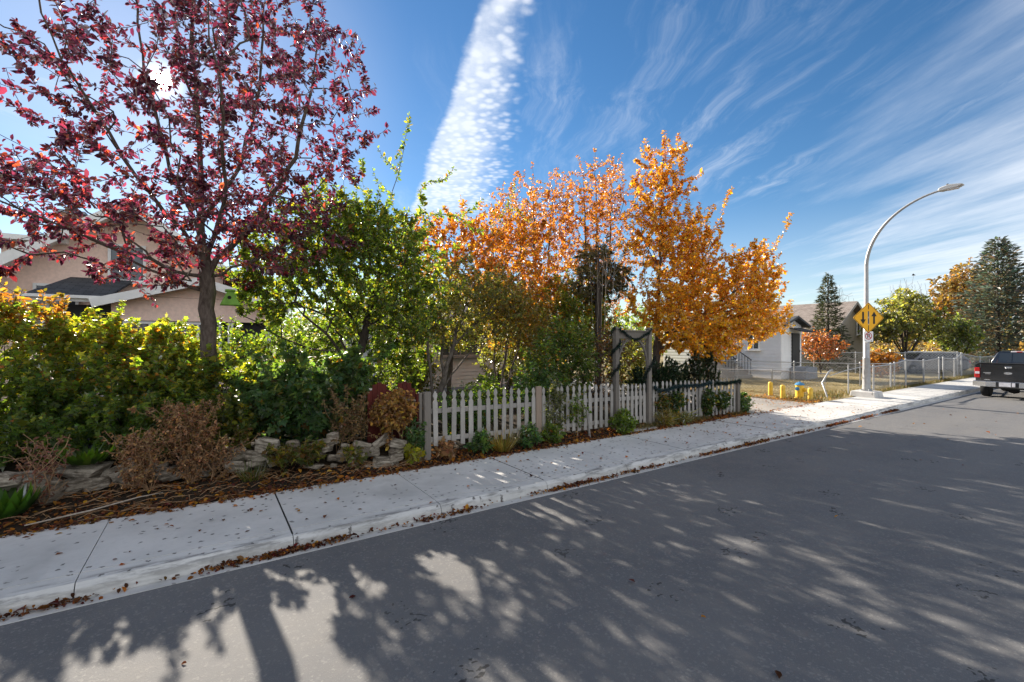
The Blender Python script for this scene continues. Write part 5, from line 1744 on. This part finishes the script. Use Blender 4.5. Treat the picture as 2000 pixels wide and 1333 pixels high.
# the golden elm
z = hz(11.85, 9.5)
b0 = (11.85, 9.5, z - .05)
plant('golden_elm', 'golden yellow elm with arching branches overhanging the white fence', 'tree', b0,
      [[b0, (11.85, 9.5, 1.6), (11.9, 9.5, 2.6), (12.0, 9.5, 4.2), (12.2, 9.6, 6.2), (12.3, 9.6, 8.4)], [(11.9, 9.5, 2.5), (12.7, 9.2, 3.6), (13.4, 8.9, 4.9), (14.0, 8.7, 6.3), (14.4, 8.6, 7.2)],
       [(11.88, 9.5, 2.2), (12.8, 8.9, 2.9), (13.9, 8.2, 3.8), (14.6, 7.6, 4.7), (15.0, 7.1, 5.8)], [(11.88, 9.5, 2.0), (12.9, 8.8, 2.5), (14.0, 8.1, 2.8), (15.0, 7.6, 3.1)], [(11.9, 9.5, 2.6), (11.2, 9.3, 3.5), (10.9, 9.2, 4.6)],
       [(11.88, 9.5, 2.4), (12.0, 8.6, 2.8), (12.2, 7.9, 3.1)]],
      [((12.1, 9.5, 7.2), (.95, .9, 1.6), 2.2), ((12.2, 9.4, 5.5), (1.6, 1.2, 1.3), 3.0), ((13.3, 9.1, 5.4), (1.1, .8, 1.0), 1.7), ((13.0, 8.9, 4.0), (1.8, 1.1, 1.0), 4.2), ((12.4, 8.5, 2.75), (1.6, 1.0, .9), 4.6), ((14.3, 7.9, 4.2), (1.3, .8, 1.15), 3.4), ((14.3, 7.8, 2.95), (1.6, .7, .7), 3.6),
       ((11.5, 9.2, 3.4), (.9, .8, .8), 1.2), ((12.9, 8.45, 2.25), (1.2, .6, .5), 1.8)], 1950,
      dict(n=62000, len=.076, ratio=.68, shape='oval', mat='yellow_leaf', droop=.45, flat=.6, col=pal_h(YELLOW, (3.4, 1.6, 3.4, .3, .6), (1.8, 3, 1.2, 2.4, .4), 3.2, 7)),
      'cherry_bark', .12, .0042, .3, .26, .03, (.5, .25, .6, .25), cut=lambda t: ~((t[:, 2] < 1.5) | ((t[:, 0] > 13.2) & (t[:, 2] > 4.9 + .0 * t[:, 0]) & (rng.random(len(t)) < .5))),
      extra=[(15.1, 7.0, 6.0), (15.15, 6.95, 6.2), (14.9, 7.2, 5.4), (14.7, 7.4, 5.0), (14.6, 7.6, 4.8), (14.5, 8.5, 7.3), (14.2, 8.6, 6.8), (14.6, 8.5, 6.6), (15.4, 7.4, 3.2), (15.6, 7.3, 3.4), (15.2, 7.5, 3.1), (14.9, 7.6, 4.4), (15.0, 7.5, 4.2), (15.15, 7.4, 4.6)])

# cedars behind the right fence bay
for i, (x, h, lab) in enumerate(((9.75, 1.62, 'dark green cedar next to the arbor behind the fence'), (10.25, 1.72, 'second dark green cedar from the arbor behind the fence'), (10.8, 1.80, 'third round topped cedar from the arbor behind the fence'),
                                 (11.35, 1.74, 'fourth cedar from the arbor behind the fence'), (11.95, 1.98, 'tall brownish cedar near the corner post'), (12.6, 2.1, 'tallest dark cedar standing behind the corner post at the alley'))):
    y = 8.25 + rng.normal(0, .06)
    z = hz(x, y)
    r = .33 + rng.normal(0, .02)
    plant('cedar', lab, 'tree', (x, y, z), [[(x, y, z - .03), (x, y, h * .6), (x, y, h - .12)]], [((x, y, z + (h - z) * .42), (r, r, (h - z) * .45), 3), ((x, y, z + (h - z) * .72), (r * .72, r * .72, (h - z) * .28), 1.4)], 230,
          dict(n=5200, len=.075, ratio=.26, shape='lite', mat='needle_leaf', droop=-.5, flat=.1, along=1.0, side=.5, col=pal([(.014, .034, .016), (.022, .046, .018), (.035, .058, .02), (.05, .045, .02)], (4, 4, 2, .5 if i < 4 else 4))),
          'dark_bark', .03, .003, .2, .15, .015, (.8, .05, .14, .2), group='cedars behind the right fence bay', power=.3)
x, y = 13.55, 7.72
plant('boxwood', 'small dark green shrub at the alley end of the picket fence', 'shrub', (x, y, .13), [[(x, y, .1), (x, y, .4)]], [((x, y, .36), (.34, .3, .28), 1)], 150,
      dict(n=3000, len=.06, ratio=.5, shape='oval', mat='green_leaf', droop=0, flat=.6, col=pal(BLUEGREEN, (4, 4, 2, .4, 0))), 'dark_bark', .012, .003, .4, .15, .02, (.8, .06, .16, .3))

# vines on the right bay of the fence
for x, zc, rx, rz, n, lab in ((9.62, .62, .16, .38, 700, 'fading vine climbing the pickets beside the gate post'), (10.15, .72, .30, .24, 1500, 'leafy green vine spilling over the middle pickets'), (10.0, .36, .22, .20, 700, 'tawny vine trailing low on the pickets'), (11.55, .62, .28, .34, 1700, 'dense dark vine hanging on the pickets past the thin post'), (12.2, .60, .22, .26, 1100, 'dark vine hanging on the pickets near the corner post')):
    plant('fence_vine', lab, 'vine', (x, 7.5, .2), [[(x, 7.52, .15), (x, 7.50, zc)]], [((x, 7.50, zc), (rx, .07, rz), 1)], 70,
          dict(n=n, len=.07, ratio=.7, shape='oval', mat='green_leaf', droop=.4, flat=.3, col=pal([(.024, .055, .02), (.045, .075, .02), (.10, .11, .025), (.22, .13, .03)], (4, 3, 1, 3.5 if 'f' == lab[0] or 't' == lab[0] else .5))),
          'dry_stem', .008, .0025, .5, .12, .02, (.0, .05, .2, .5), group='vines on the picket fence')
x = 6.02
plant('fence_vine', 'thin grey green vine straggling over the pickets beside the brown board', 'vine', (x, 7.5, .2), [[(x, 7.52, .15), (x + .05, 7.49, .9)], [(x + .1, 7.52, .2), (x + .15, 7.49, 1.5)]], [((x + .08, 7.50, .95), (.26, .07, .62), 1)], 80,
      dict(n=1100, len=.05, ratio=.6, shape='oval', mat='green_leaf', droop=.4, flat=.4, col=pal([(.09, .105, .045), (.12, .13, .06), (.05, .07, .03)], (3, 2, 2))),
      'pale_twig', .008, .0025, .5, .12, .02, (.2, .05, .2, .5), group='vines on the picket fence')
plant('fence_vine', 'thin vine with small leaves climbing between the pickets near the leaning stake', 'vine', (6.75, 7.5, .2), [[(6.75, 7.52, .15), (6.75, 7.49, .9)]], [((6.75, 7.50, .7), (.25, .06, .4), 1)], 50,
      dict(n=420, len=.055, ratio=.6, shape='oval', mat='green_leaf', droop=.4, flat=.4, col=pal(GREEN, (3, 3, 2, 2, .6, .1))), 'pale_twig', .007, .0025, .5, .12, .02, (.2, .05, .2, .5), group='vines on the picket fence')

# perennials in the strip between fence and pavement
for x, y, r, h, n, c, sh, lab in ((4.28, 7.50, .20, .42, 800, BLUEGREEN, 'oval', 'dark green plant against the pickets left of the grassy tuft'), (5.35, 7.47, .20, .45, 800, BLUEGREEN, 'oval', 'dark green leafy plant before the brown fence board'),
                                  (5.95, 7.48, .22, .40, 600, GREEN, 'oval', 'mid green weeds right of the brown fence board'), (8.02, 7.36, .26, .55, 1300, GREEN, 'oval', 'green bushy plant at the foot of the western arbor post'),
                                  (3.02, 7.62, .17, .82, 800, BLUEGREEN, 'oval', 'ivy like plant climbing beside the first fence post'), (2.93, 7.42, .12, .36, 130, [(.20, .22, .02), (.28, .26, .02)], 'lobed', 'bright yellow green leaves below the first fence post'),
                                  (3.55, 7.55, .18, .34, 350, DRY, 'oval', 'withered brown plant at the bottom of the first pickets'), (9.55, 7.36, .28, .42, 700, [(.10, .11, .03), (.17, .14, .05), (.24, .16, .06)], 'blade', 'yellowing weeds at the foot of the eastern arbor post'),
                                  (10.3, 7.40, .4, .28, 700, [(.08, .10, .03), (.15, .13, .05)], 'blade', 'ragged grass under the vine hung pickets')):
    z = hz(x, y)
    plant('perennial', lab, 'plant', (x, y, z), [[(x + dx, y, z - .02), (x + dx * 1.3, y - .02, h * .7)] for dx in (-.06, 0, .06)], [((x, y, (z + h) / 2 + .04), (r, min(r, .2), (h - z) / 2 + .05), 1)], 60,
          dict(n=n, len=.085 if sh != 'blade' else .17, ratio=.5 if sh == 'oval' else (.95 if sh == 'lobed' else .06), shape=sh, mat='green_leaf' if c is not DRY else 'dry_leaf', droop=.2, flat=.6, col=pal(c, [4, 4, 2, .4, .2, .1][:len(c)])),
          'dry_stem', .006, .002, .5, .12, .015, (.5, .04, .15, .3), group='plants in the strip before the picket fence')


def tuft(name, label, cat, x, y, z, n, r, h, cols, w=.016, lean=.55, group=None, mat='green_leaf'):
    a = rng.random(n) * 6.283
    q = r * np.sqrt(rng.random(n))
    b = np.stack([q * np.cos(a), q * np.sin(a), np.zeros(n)], 1)
    d = np.stack([np.cos(a) * lean, np.sin(a) * lean, np.ones(n)], 1) + rng.normal(0, .22, (n, 3))
    L = h * rng.uniform(.5, 1.15, n)
    nr = np.stack([-np.cos(a), -np.sin(a), np.full(n, .8)], 1)
    t = tag(link(name, leaf_mesh(name, b, d, nr, L, np.full(n, w), palette(n, cols, [1] * len(cols)), 'blade'), mat), label, cat, group)
    t.location = (x, y, z)
    return t


tuft('grass_tuft', 'arching straw coloured grass tuft in front of the fence', 'grass tuft', 4.75, 7.44, hz(4.75, 7.44), 260, .16, .48, [(.20, .15, .06), (.13, .13, .04), (.28, .19, .08)], .014, 1.0)
tuft('grass_tuft', 'green grass tuft in the litter below the stone wall', 'grass tuft', .55, 7.85, hz(.55, 7.85), 120, .16, .30, [(.06, .08, .03), (.10, .11, .04)], .009, .8)
tuft('fern', 'bright green fern leaning over the left stones', 'fern', -1.42, 8.62, .60, 90, .20, .34, [(.07, .13, .02), (.05, .10, .02)], .09, 1.6)
tuft('leafy_weed', 'green leafy weed at the bottom of the frame edge before the wall', 'plant', -2.05, 7.95, .22, 150, .2, .36, [(.05, .11, .02), (.035, .08, .02)], .13, 1.1)

# withered plants
for x, y, h, r, n, nt, lab in ((-1.72, 8.05, 1.02, .30, 260, 60, 'thin withered plant with few pinkish brown leaves before the hedge'), (-.78, 8.02, 1.0, .30, 900, 150, 'withered brown plant drooping over the left stones'),
                               (-.22, 8.12, 1.36, .36, 1900, 210, 'tall withered brown plant with crumpled leaves below the red leaved tree'), (.12, 8.10, .80, .26, 420, 80, 'low broken brown stalks leaning beside the wall')):
    z = hz(x, y)
    ch_ = [[(x + rng.normal(0, .06), y + rng.normal(0, .06), z - .03), (x + rng.normal(0, .14), y + rng.normal(0, .10), z + (h - z) * .55), (x + rng.normal(0, .22), y + rng.normal(0, .14), h - .05)] for _ in range(26 if n > 500 else 8)]
    plant('withered_plant', lab, 'dead plant', (x, y, z), ch_, [((x, y, z + (h - z) * .68), (r, .22, (h - z) * .34), 3), ((x, y, z + (h - z) * .3), (r * .7, .2, (h - z) * .25), .8)], nt,
          dict(n=int(n * 1.7), len=.041, ratio=.55, shape='curl', mat='dry_leaf', droop=.9, flat=.1, col=pal(DRY if n != 260 else [(.25, .11, .075), (.18, .085, .06)], (3, 3, 2.5, 2, .5) if n != 260 else (1, 1))),
          'dry_stem', .009, .0036, .6, .16, .02, (.1, .06, .2, .4), group='withered plants along the stone wall')
x, y = 2.72, 7.76
z = hz(x, y)
plant('hydrangea', 'rounded golden brown dried hydrangea before the red gate', 'dead plant', (x, y, z), [[(x + .16 * math.cos(k), y + .1 * math.sin(k), z - .03), (x + .26 * math.cos(k), y + .16 * math.sin(k), .8), (x + .34 * math.cos(k), y + .2 * math.sin(k), 1.15)] for k in range(9)],
      [((x, y, 1.08), (.42, .32, .30), 1)], 260, dict(n=4200, len=.064, ratio=.6, shape='curl', mat='dry_leaf', droop=.9, flat=.15, col=pal([(.34, .19, .05), (.25, .13, .04), (.42, .25, .07), (.17, .085, .03), (.46, .30, .05)], (3, 3, 2, 1.5, .5))),
      'dry_stem', .009, .0035, .7, .16, .02, (.2, .05, .14, .4))
x, y = 2.0, 8.0
z = hz(x, y)
plant('withered_plant', 'pale tan dead stalks and seed heads between the currant shrub and hydrangea', 'dead plant', (x, y, z), [[(x + dx, y, z - .03), (x + dx * 1.4, y, z + .5), (x + dx * 1.9, y - .05, 1.1)] for dx in (-.2, -.1, 0, .08, .18)],
      [((x, y, .85), (.3, .2, .28), 1)], 120, dict(n=1300, len=.05, ratio=.5, shape='curl', mat='dry_leaf', droop=.7, flat=.1, col=pal([(.26, .17, .07), (.18, .11, .05), (.13, .10, .04)], (2, 2, 2))),
      'dry_stem', .008, .003, .6, .16, .02, (.4, .1, .5, .3), group='withered plants along the stone wall')
# small seedlings among the stones
for x, y, z, r, n, lab in ((.95, 7.85, .42, .2, 240, 'yellow green seedling spilling over the middle stones'), (1.25, 7.80, .42, .26, 420, 'tawny green seedlings rooted between the stones'), (1.98, 7.62, .32, .16, 180, 'small yellowing seedling on the wall before the tan stalks'), (.42, 8.42, .66, .13, 130, 'bright yellow leaved seedling above the left end of the piled stones')):
    plant('seedling', lab, 'plant', (x, y, z), [[(x, y, z - .1), (x, y, z + .1)]], [((x, y, z + .1), (r, .12, .16), 1)], 36, dict(n=n, len=.07, ratio=.85, shape='lobed', mat='green_leaf', droop=.3, flat=.8, col=pal([(.12, .14, .03), (.07, .09, .025), (.26, .22, .02), (.16, .10, .04)], (3, 3, 1.2, 2.2))),
          'dry_stem', .005, .002, .5, .12, .02, (.3, .05, .15, .4), group='seedlings between the wall stones')

# darker garden growth that closes the view behind
for x, y, h, r, n, c, lab in ((.3, 12.2, 2.7, 1.0, 5000, HEDGE, 'sunlit yellow green shrub between the red leaved tree and the porch'), (2.0, 12.6, 3.0, 1.2, 7000, HEDGE, 'green garden shrub standing before the porch of the pink house'), (3.6, 11.6, 4.0, 1.5, 15000, GREEN, 'dark background shrub behind the plum trunk'), (5.2, 13.4, 2.4, .8, 5000, OLIVE, 'olive background shrub beside the cottage window'),
                              (13.0, 11.5, 2.6, 1.2, 7000, OLIVE, 'background shrub behind the golden elm trunk'), (8.4, 12.6, 4.0, 1.3, 9000, OLIVE, 'tall background shrub right of the cottage window')):
    z = hz(x, y)
    plant('garden_shrub', lab, 'shrub', (x, y, z), [[(x + dx, y, z - .05), (x + dx * 1.6, y, h * .55), (x + dx * 2, y, h * .8)] for dx in (-.4, -.1, .2, .45)], [((x, y, h * .55), (r, .8, h * .45), 1)], 420,
          dict(n=n, len=.085, ratio=.6, shape='lite', mat='green_leaf', droop=.3, flat=.7, col=pal(c, [3, 3, 2, 3, .7, .1, .1][:len(c)])), 'dark_bark', .03, .004, .4, .25, .03, (.6, .15, .4, .3), group='shrubs deeper in the garden')

# ------------------------------------------------------------------ trees beyond the alley


def spruce(name, label, x, y, z0, h, r, n_branch, per, cols, weights, L=.16, bare=0.0, droop=.25, group=None, taper=.9):
    t = thing(name, label, 'tree', (x, y, z0), 0, group)
    MB().tube([(0, 0, -.1), (0, 0, h * .5), (0, 0, h)], [h * .018, h * .011, .015], 8).build('trunk', 'dark_bark', t, True)
    bs, ds, ns = [], [], []
    bm_ = MB()
    for k in range(n_branch):
        f = (k + rng.random()) / n_branch
        zz = h * (.06 + .93 * f)
        a = k * 2.399 + rng.normal(0, .3)
        ln = r * (1 - f) ** taper * rng.uniform(.72, 1.12) + .10
        if bare and rng.random() < bare:
            continue
        m = max(5, int(per * (ln / r) + 4))
        q = rng.random(m) ** .75
        up = .35 * f - droop * (1 - f)
        px = np.stack([np.cos(a) * ln * q, np.sin(a) * ln * q, zz + ln * (up * q + .18 * q ** 2)], 1)
        wid = ln * .28 * (1 - q * .6)
        s = np.array([-math.sin(a), math.cos(a), 0])
        off = rng.normal(0, 1, m) * wid
        px = px + s[None] * off[:, None] + np.stack([np.zeros(m), np.zeros(m), -np.abs(rng.normal(0, .10, m)) - .18 * np.abs(off)], 1)
        bs.append(px)
        ds.append(np.stack([np.full(m, np.cos(a)), np.full(m, np.sin(a)), np.full(m, .15)], 1) + s[None] * np.sign(off)[:, None] * .6 + rng.normal(0, .3, (m, 3)))
        if k % 3 == 0:
            bm_.tube([(0, 0, zz), (np.cos(a) * ln * .5, np.sin(a) * ln * .5, zz + ln * (up * .5)), (np.cos(a) * ln, np.sin(a) * ln, zz + ln * (up + .16))], [.03, .018, .006], 4)
    bm_.build('branches', 'dark_bark', t)
    b = np.vstack(bs)
    d = np.vstack(ds)
    n = len(b)
    LL = L * np.exp(rng.normal(0, .25, n))
    link('crown', leaf_mesh('crown', b, d, rng.normal(0, .5, b.shape) + np.array([0, 0, 1.]), LL, LL * .34, palette(n, cols, weights, .28), 'lite'), 'needle_leaf', t)
    return t


spruce('spruce_tree', 'narrow dark spruce standing in front of the grey house', 37.4, 14.75, .1, 7.15, 1.6, 120, 90, [(.075, .09, .055), (.05, .065, .04), (.12, .125, .075), (.17, .15, .10)], (4, 3, 2, 1), .22, droop=.35)
spruce('blue_spruce', 'large blue green spruce with brown lower boughs at the far end of the street', 51.8, 8.6, .1, 10.4, 3.6, 170, 120, [(.14, .19, .175), (.11, .15, .135), (.20, .19, .14), (.28, .20, .13), (.075, .10, .09)], (4, 3, 1.8, 2.6, 2), .34, droop=.45, taper=.75)


def far_tree(name, label, x, y, z0, h, env, n, leaf, cols, w, rt=.12, nt=420, shape='lite', mat='green_leaf', ratio=.65, group=None, limbs=3, rtip=.008):
    ch_ = [[(x, y, z0 - .1), (x, y, z0 + h * .35), (x + .1, y, z0 + h * .7)]]
    for k in range(limbs):
        a = k * 2.2 + 1
        ch_.append([(x, y, z0 + h * .12), (x + math.cos(a) * h * .12, y + math.sin(a) * h * .12, z0 + h * .35), (x + math.cos(a) * h * .22, y + math.sin(a) * h * .22, z0 + h * .62)])
    return plant(name, label, 'tree' if h > 2.2 else 'shrub', (x, y, z0), ch_, env, nt, dict(n=n, len=leaf, ratio=ratio, shape=shape, mat=mat, droop=.3, flat=.5, col=pal(cols, w, .28)) if n else None, 'dark_bark' if n else 'grey_bark', rt, rtip, .35, h * .06, .04,
                 (.6, h * .04, h * .10, .3), group=group)


far_tree('rowan_shrub', 'half bare shrub with orange leaves before the grey house', 33.5, 13.65, .1, 3.0, [((33.0, 13.9, 2.3), (1.2, 1.1, .75), 2), ((34.1, 13.4, 2.0), (1.0, .9, .7), 1.2), ((33.4, 13.6, 1.5), (1.2, 1.0, .6), 1)], 2600, .13,
         [(.48, .15, .03), (.36, .12, .05), (.28, .16, .08), (.50, .24, .06)], (3, 2, 2, 2), .05, 420, mat='yellow_leaf', limbs=5)
far_tree('golden_bush', 'low golden orange bush on the lawn right of the lamp', 33.2, 10.3, .1, 1.8, [((33.2, 10.3, .95), (1.05, .9, .75), 1)], 3600, .13, [(.50, .24, .025), (.42, .16, .02), (.36, .22, .04)], (3, 2, 2), .03, 220, mat='yellow_leaf', limbs=4)
far_tree('broad_tree', 'broad pale green tree on several trunks behind the navy wagon', 43.4, 12.0, .1, 6.0, [((43.4, 12, 4.0), (2.6, 2.0, 1.7), 3), ((41.9, 12.8, 3.2), (1.7, 1.4, 1.0), 1.3), ((44.8, 11.0, 3.4), (1.6, 1.3, 1.2), 1.2), ((43.5, 12.0, 5.2), (1.9, 1.4, .8), 1)], 8500, .20,
         [(.14, .155, .075), (.19, .195, .085), (.10, .115, .055), (.24, .21, .08)], (3, 3, 2, .9), .13, 520, limbs=5, rtip=.012)
far_tree('round_tree', 'dark green rounded tree between the broad tree and the blue spruce', 46.6, 9.85, .1, 4.4, [((46.6, 9.85, 2.7), (1.45, 1.3, 1.3), 1)], 4600, .18, [(.075, .11, .05), (.10, .13, .055), (.18, .18, .06)], (3, 3, 1), .10, 260, limbs=4, rtip=.012)
far_tree('autumn_tree', 'tall ochre autumn tree behind the blue spruce', 56.5, 11.0, .1, 9.6, [((55.5, 11.2, 6.6), (2.4, 2.2, 2.6), 2), ((57.5, 10.2, 5.6), (3.2, 2.4, 2.8), 2.4), ((54.3, 12.0, 4.6), (1.6, 1.5, 1.8), 1)], 11000, .26,
         [(.30, .20, .06), (.38, .21, .04), (.22, .19, .06), (.42, .25, .05), (.26, .17, .10)], (3, 2, 2.4, 1, 2), .2, 560, mat='yellow_leaf', limbs=5, rtip=.014)
far_tree('autumn_tree', 'yellow green tree at the far end of the street beyond the pickup', 62, 4.8, .1, 9.5, [((62, 4.8, 5.2), (3.2, 3.0, 3.6), 1)], 8000, .28, [(.34, .24, .03), (.24, .20, .04), (.16, .15, .04)], (2, 2, 2), .2, 420, mat='yellow_leaf', rtip=.014)
far_tree('far_hedge', 'tangled tawny hedge behind the wagon and the pickup', 54, 5.6, .1, 2.1, [((51, 7.0, 1.0), (3.5, 1.2, .9), 1), ((56, 5.0, 1.1), (4.5, 1.3, 1.0), 1)], 6000, .2, [(.24, .17, .09), (.30, .20, .10), (.13, .13, .05), (.20, .12, .07)], (3, 2, 2, 2), .05, 380, limbs=5)
for x, y, h, lab in ((47.5, 25.5, 7.0, 'bare pale tree rising behind the white house and the elm'), (52, 20, 7.6, 'bare twiggy tree behind the grey house roof'), (60, 16.5, 8.5, 'bare grey tree between the broad tree and the ochre tree'), (-7.6, 19.5, 7.2, 'bare dark tree beside the eaves of the pink house')):
    far_tree('bare_tree', lab, x, y, .1, h, [((x, y, h * .66), (h * .26, h * .24, h * .33), 1)], 0, .1, None, None, .11, 420, group='bare trees beyond the houses', rtip=.009 if x > 0 else .006, limbs=4)
for x, y, h, r, lab, c in ((70, 38, 8, 6, 'distant grey brown tree mass beyond the grey house', [(.13, .10, .08), (.10, .09, .06)]), (84, 26, 8, 5, 'distant tawny tree beyond the broad tree', [(.20, .14, .09), (.13, .11, .06)]), (92, 14, 9, 6, 'distant olive tree far down the street', [(.12, .11, .06), (.08, .085, .05)]),
                           (104, 2, 9, 6, 'distant dark tree where the street ends', [(.09, .09, .06), (.12, .10, .07)]), (58, 44, 7, 6, 'distant brown tree far behind the golden elm', [(.15, .11, .08), (.12, .10, .06)])):
    far_tree('distant_tree', lab, x, y, 0, h, [((x, y, h * .42), (r, r, h * .42), 1)], 4200, .34, c, [1] * len(c), .2, 300, group='far off trees closing the view', rtip=.014)
for x, y, h, c, lab in ((2.6, 25.5, 5.6, HEDGE, 'backyard tree with yellow green leaves right of the pink house'), (7.5, 26.5, 6.2, GREEN, 'green backyard tree rising behind the cottage roof'), (13.5, 27, 6.6, ORANGE, 'orange backyard tree behind the birches'),
                          (18.5, 24, 4.6, YELLOW, 'golden backyard tree beside the alley behind the elm'), (24.0, 21, 5.0, HEDGE, 'green tree at the end of the alley left of the white house')):
    far_tree('backyard_tree', lab, x, y, .0, h, [((x, y, h * .5), (2.5, 1.6, h * .48), 1)], 7500, .13, c, (3, 3, 2, 1, .6, .2, .1)[:len(c)], .12, 380, group='trees in the back yards', mat='yellow_leaf' if c in (ORANGE, YELLOW) else 'green_leaf')
for x, y, h, r, lab in ((66, 13, 4.2, 5, 'low distant hedge behind the navy wagon'), (78, 22, 5.0, 8, 'long distant hedge behind the broad tree'), (72, 7.5, 3.6, 4, 'distant hedge beyond the end of the chain link fence')):
    far_tree('distant_hedge', lab, x, y, 0, h, [((x, y, h * .40), (r, r * .7, h * .5), 1)], 4200, .3, [(.20, .15, .09), (.15, .13, .07), (.24, .17, .10)], (1, 1, 1), .1, 300, group='distant hedges closing the street', rtip=.012)
x, y = -9.5, 13.0
far_tree('garden_tree', 'green tree at the edge of the hedge beside the pink house', x, y, .4, 4.2, [((x, y, 2.4), (1.8, 1.5, 1.7), 1)], 6000, .09, GREEN, (4, 4, 3, 2, .8, .2), .08, 300)

# ------------------------------------------------------------------ litter and grass
def scatter_leaves(name, n, pos, L, cols, w, tilt=.35, shape='curl', lift=.006):
    b = pos(n)
    a = rng.random(n) * 6.283
    d = np.stack([np.cos(a), np.sin(a), rng.normal(0, tilt, n)], 1)
    nr = np.stack([rng.normal(0, tilt, n), rng.normal(0, tilt, n), np.ones(n)], 1)
    ll = L * np.exp(rng.normal(0, .28, n))
    b[:, 2] += lift
    return tag(link(name, leaf_mesh(name, b, d, nr, ll, ll * .7, palette(n, cols, w, .3), shape), 'dry_leaf'), kind='stuff')


LIT = [(.36, .15, .022), (.26, .095, .022), (.14, .058, .024), (.42, .22, .03), (.075, .035, .02), (.22, .11, .05), (.10, .022, .02)]


def litter_bed(n):
    x = rng.uniform(-3.2, 13.3, n)
    q = rng.random(n) ** 1.5
    y = 7.22 + q * np.where(x < 2.9, np.minimum(1.1, 8.3 - .28 * np.clip(x, 0, 3) - 7.1), .55)
    return np.stack([x, y, np.maximum(bed_height(x, y), .15)], 1)


scatter_leaves('fallen_leaves', 6800, litter_bed, .055, LIT, (2, 3, 3.4, 1, 3, 2, 1.2), .4)


def litter_edge(n):
    x = rng.uniform(-3.0, 17, n)
    y = 7.28 - np.abs(rng.normal(0, .10, n))
    return np.stack([x, y, np.full(n, .15)], 1)


scatter_leaves('fallen_leaves', 700, litter_edge, .05, LIT, (2, 3, 3, 1, 2, 1.5, .5), .25)


def litter_gutter(n):
    x = rng.uniform(-3.5, 19, n)
    dens = .35 + .55 * np.sin(x * 2.3) * np.sin(x * .9 + 1) + .35 * np.sin(x * 7.1) * np.sin(x * 4.3 + 2)
    keep = rng.random(n) < np.clip(dens, .06, 1)
    x = x[keep]
    m = len(x)
    y = 5.475 - np.abs(rng.normal(0, .033, m))
    return np.stack([x, y, .008 + np.abs(rng.normal(0, .018, m)) * np.clip((y - 5.40) / .08, 0, 1)], 1)


_gut = litter_gutter(9000)
scatter_leaves('gutter_leaves', len(_gut), lambda n: _gut, .040, LIT, (1.6, 2.6, 3, .5, 3.2, 1, 3.0), .5)


def litter_walk(n):
    x = rng.uniform(-3, 18, n)
    y = rng.uniform(5.6, 7.25, n)
    keep = rng.random(n) < np.where(x > 8, .85, .35)
    x, y = x[keep], y[keep]
    return np.stack([x, y, np.full(len(x), .152)], 1)


_wk = litter_walk(420)
scatter_leaves('pavement_leaves', len(_wk), lambda n: _wk, .05, LIT, (2, 3, 3, 1, 3, 1.5, .6), .2)


def litter_road(n):
    return np.stack([rng.uniform(-1, 22, n), rng.uniform(-2, 5.2, n), np.full(n, .004)], 1)


scatter_leaves('road_leaves', 60, litter_road, .055, LIT, (2, 3, 1, 1, 1, 2, .3), .35)


def litter_alley(n):
    x = np.where(rng.random(n) < .6, rng.normal(17.6, .35, n), rng.uniform(13.4, 19.5, n))
    y = 7.3 + rng.random(n) ** 1.3 * 5
    return np.stack([x, y, np.full(n, .175)], 1)


scatter_leaves('alley_leaves', 1300, litter_alley, .05, LIT, (3, 3, 2, 2, 1, 1, .3), .4)

# twigs lying on the soil below the wall
tw = MB()
for _ in range(190):
    x = rng.uniform(-2.6, 3.0)
    y = 7.35 + rng.random() * (.95 - .26 * max(0, x))
    a = rng.normal(0, .8)
    L = rng.uniform(.12, .5)
    z = hz(x, y) + .015
    e = (x + L * math.cos(a), y + L * .4 * math.sin(a))
    tw.tube([(x, y, z), ((x + e[0]) / 2, (y + e[1]) / 2 + rng.normal(0, .02), z + rng.uniform(.01, .06)), (e[0], e[1], max(.15, hz(*e)) + .015)], [.004, .0045, .002], 4, False)
tag(tw.build('twigs', 'dry_stem'), kind='stuff')
tag(MB().tube([(-1.75, 7.42, .19), (-1.2, 7.52, .22), (-.75, 7.62, .27), (-.5, 7.60, .29)], [.008, .010, .007, .003], 6).build('fallen_stalk', 'pale_twig'), 'pale fallen stalk lying along the pavement edge below the left stones', 'stalk')


def grass_field(name, n, pos, h, cols, w=.012):
    b = pos(n)
    n = len(b)
    a = rng.random(n) * 6.283
    d = np.stack([np.cos(a) * .5, np.sin(a) * .5, np.ones(n)], 1)
    nr = np.stack([-np.cos(a), -np.sin(a), np.full(n, .6)], 1)
    L = h * rng.uniform(.4, 1.3, n)
    return tag(link(name, leaf_mesh(name, b, d, nr, L, np.full(n, w), palette(n, cols, [1] * len(cols), .3), 'blade'), 'dry_leaf'), kind='stuff')


def verge(n):
    x = rng.uniform(17.5, 48, n)
    y = 7.28 + np.abs(rng.normal(0, .28, n)) + np.where(x > 22, rng.random(n) * .35, rng.random(n) * 1.2)
    return np.stack([x, y, np.full(n, .14)], 1)


GR = [(.17, .135, .05), (.12, .12, .04), (.22, .165, .075), (.08, .095, .03)]
grass_field('verge_grass', 15000, verge, .12, GR, .014)


def lawn_pts(n):
    x = 17.55 + 14 * rng.random(n) ** 1.4
    y = 7.4 + rng.random(n) * 7
    return np.stack([x, y, np.full(n, .13)], 1)


grass_field('lawn_grass', 30000, lawn_pts, .045, [(.19, .145, .075), (.15, .125, .055), (.23, .18, .09), (.10, .10, .04)], .010)


def strip(n):
    x = rng.uniform(8.6, 13.3, n)
    y = 7.3 + rng.random(n) * .25
    k = rng.random(n) < .5 + .5 * np.sin(x * 3)
    x, y = x[k], y[k]
    return np.stack([x, y, bed_height(x, y)], 1)


grass_field('strip_grass', 2600, strip, .12, GR, .009)
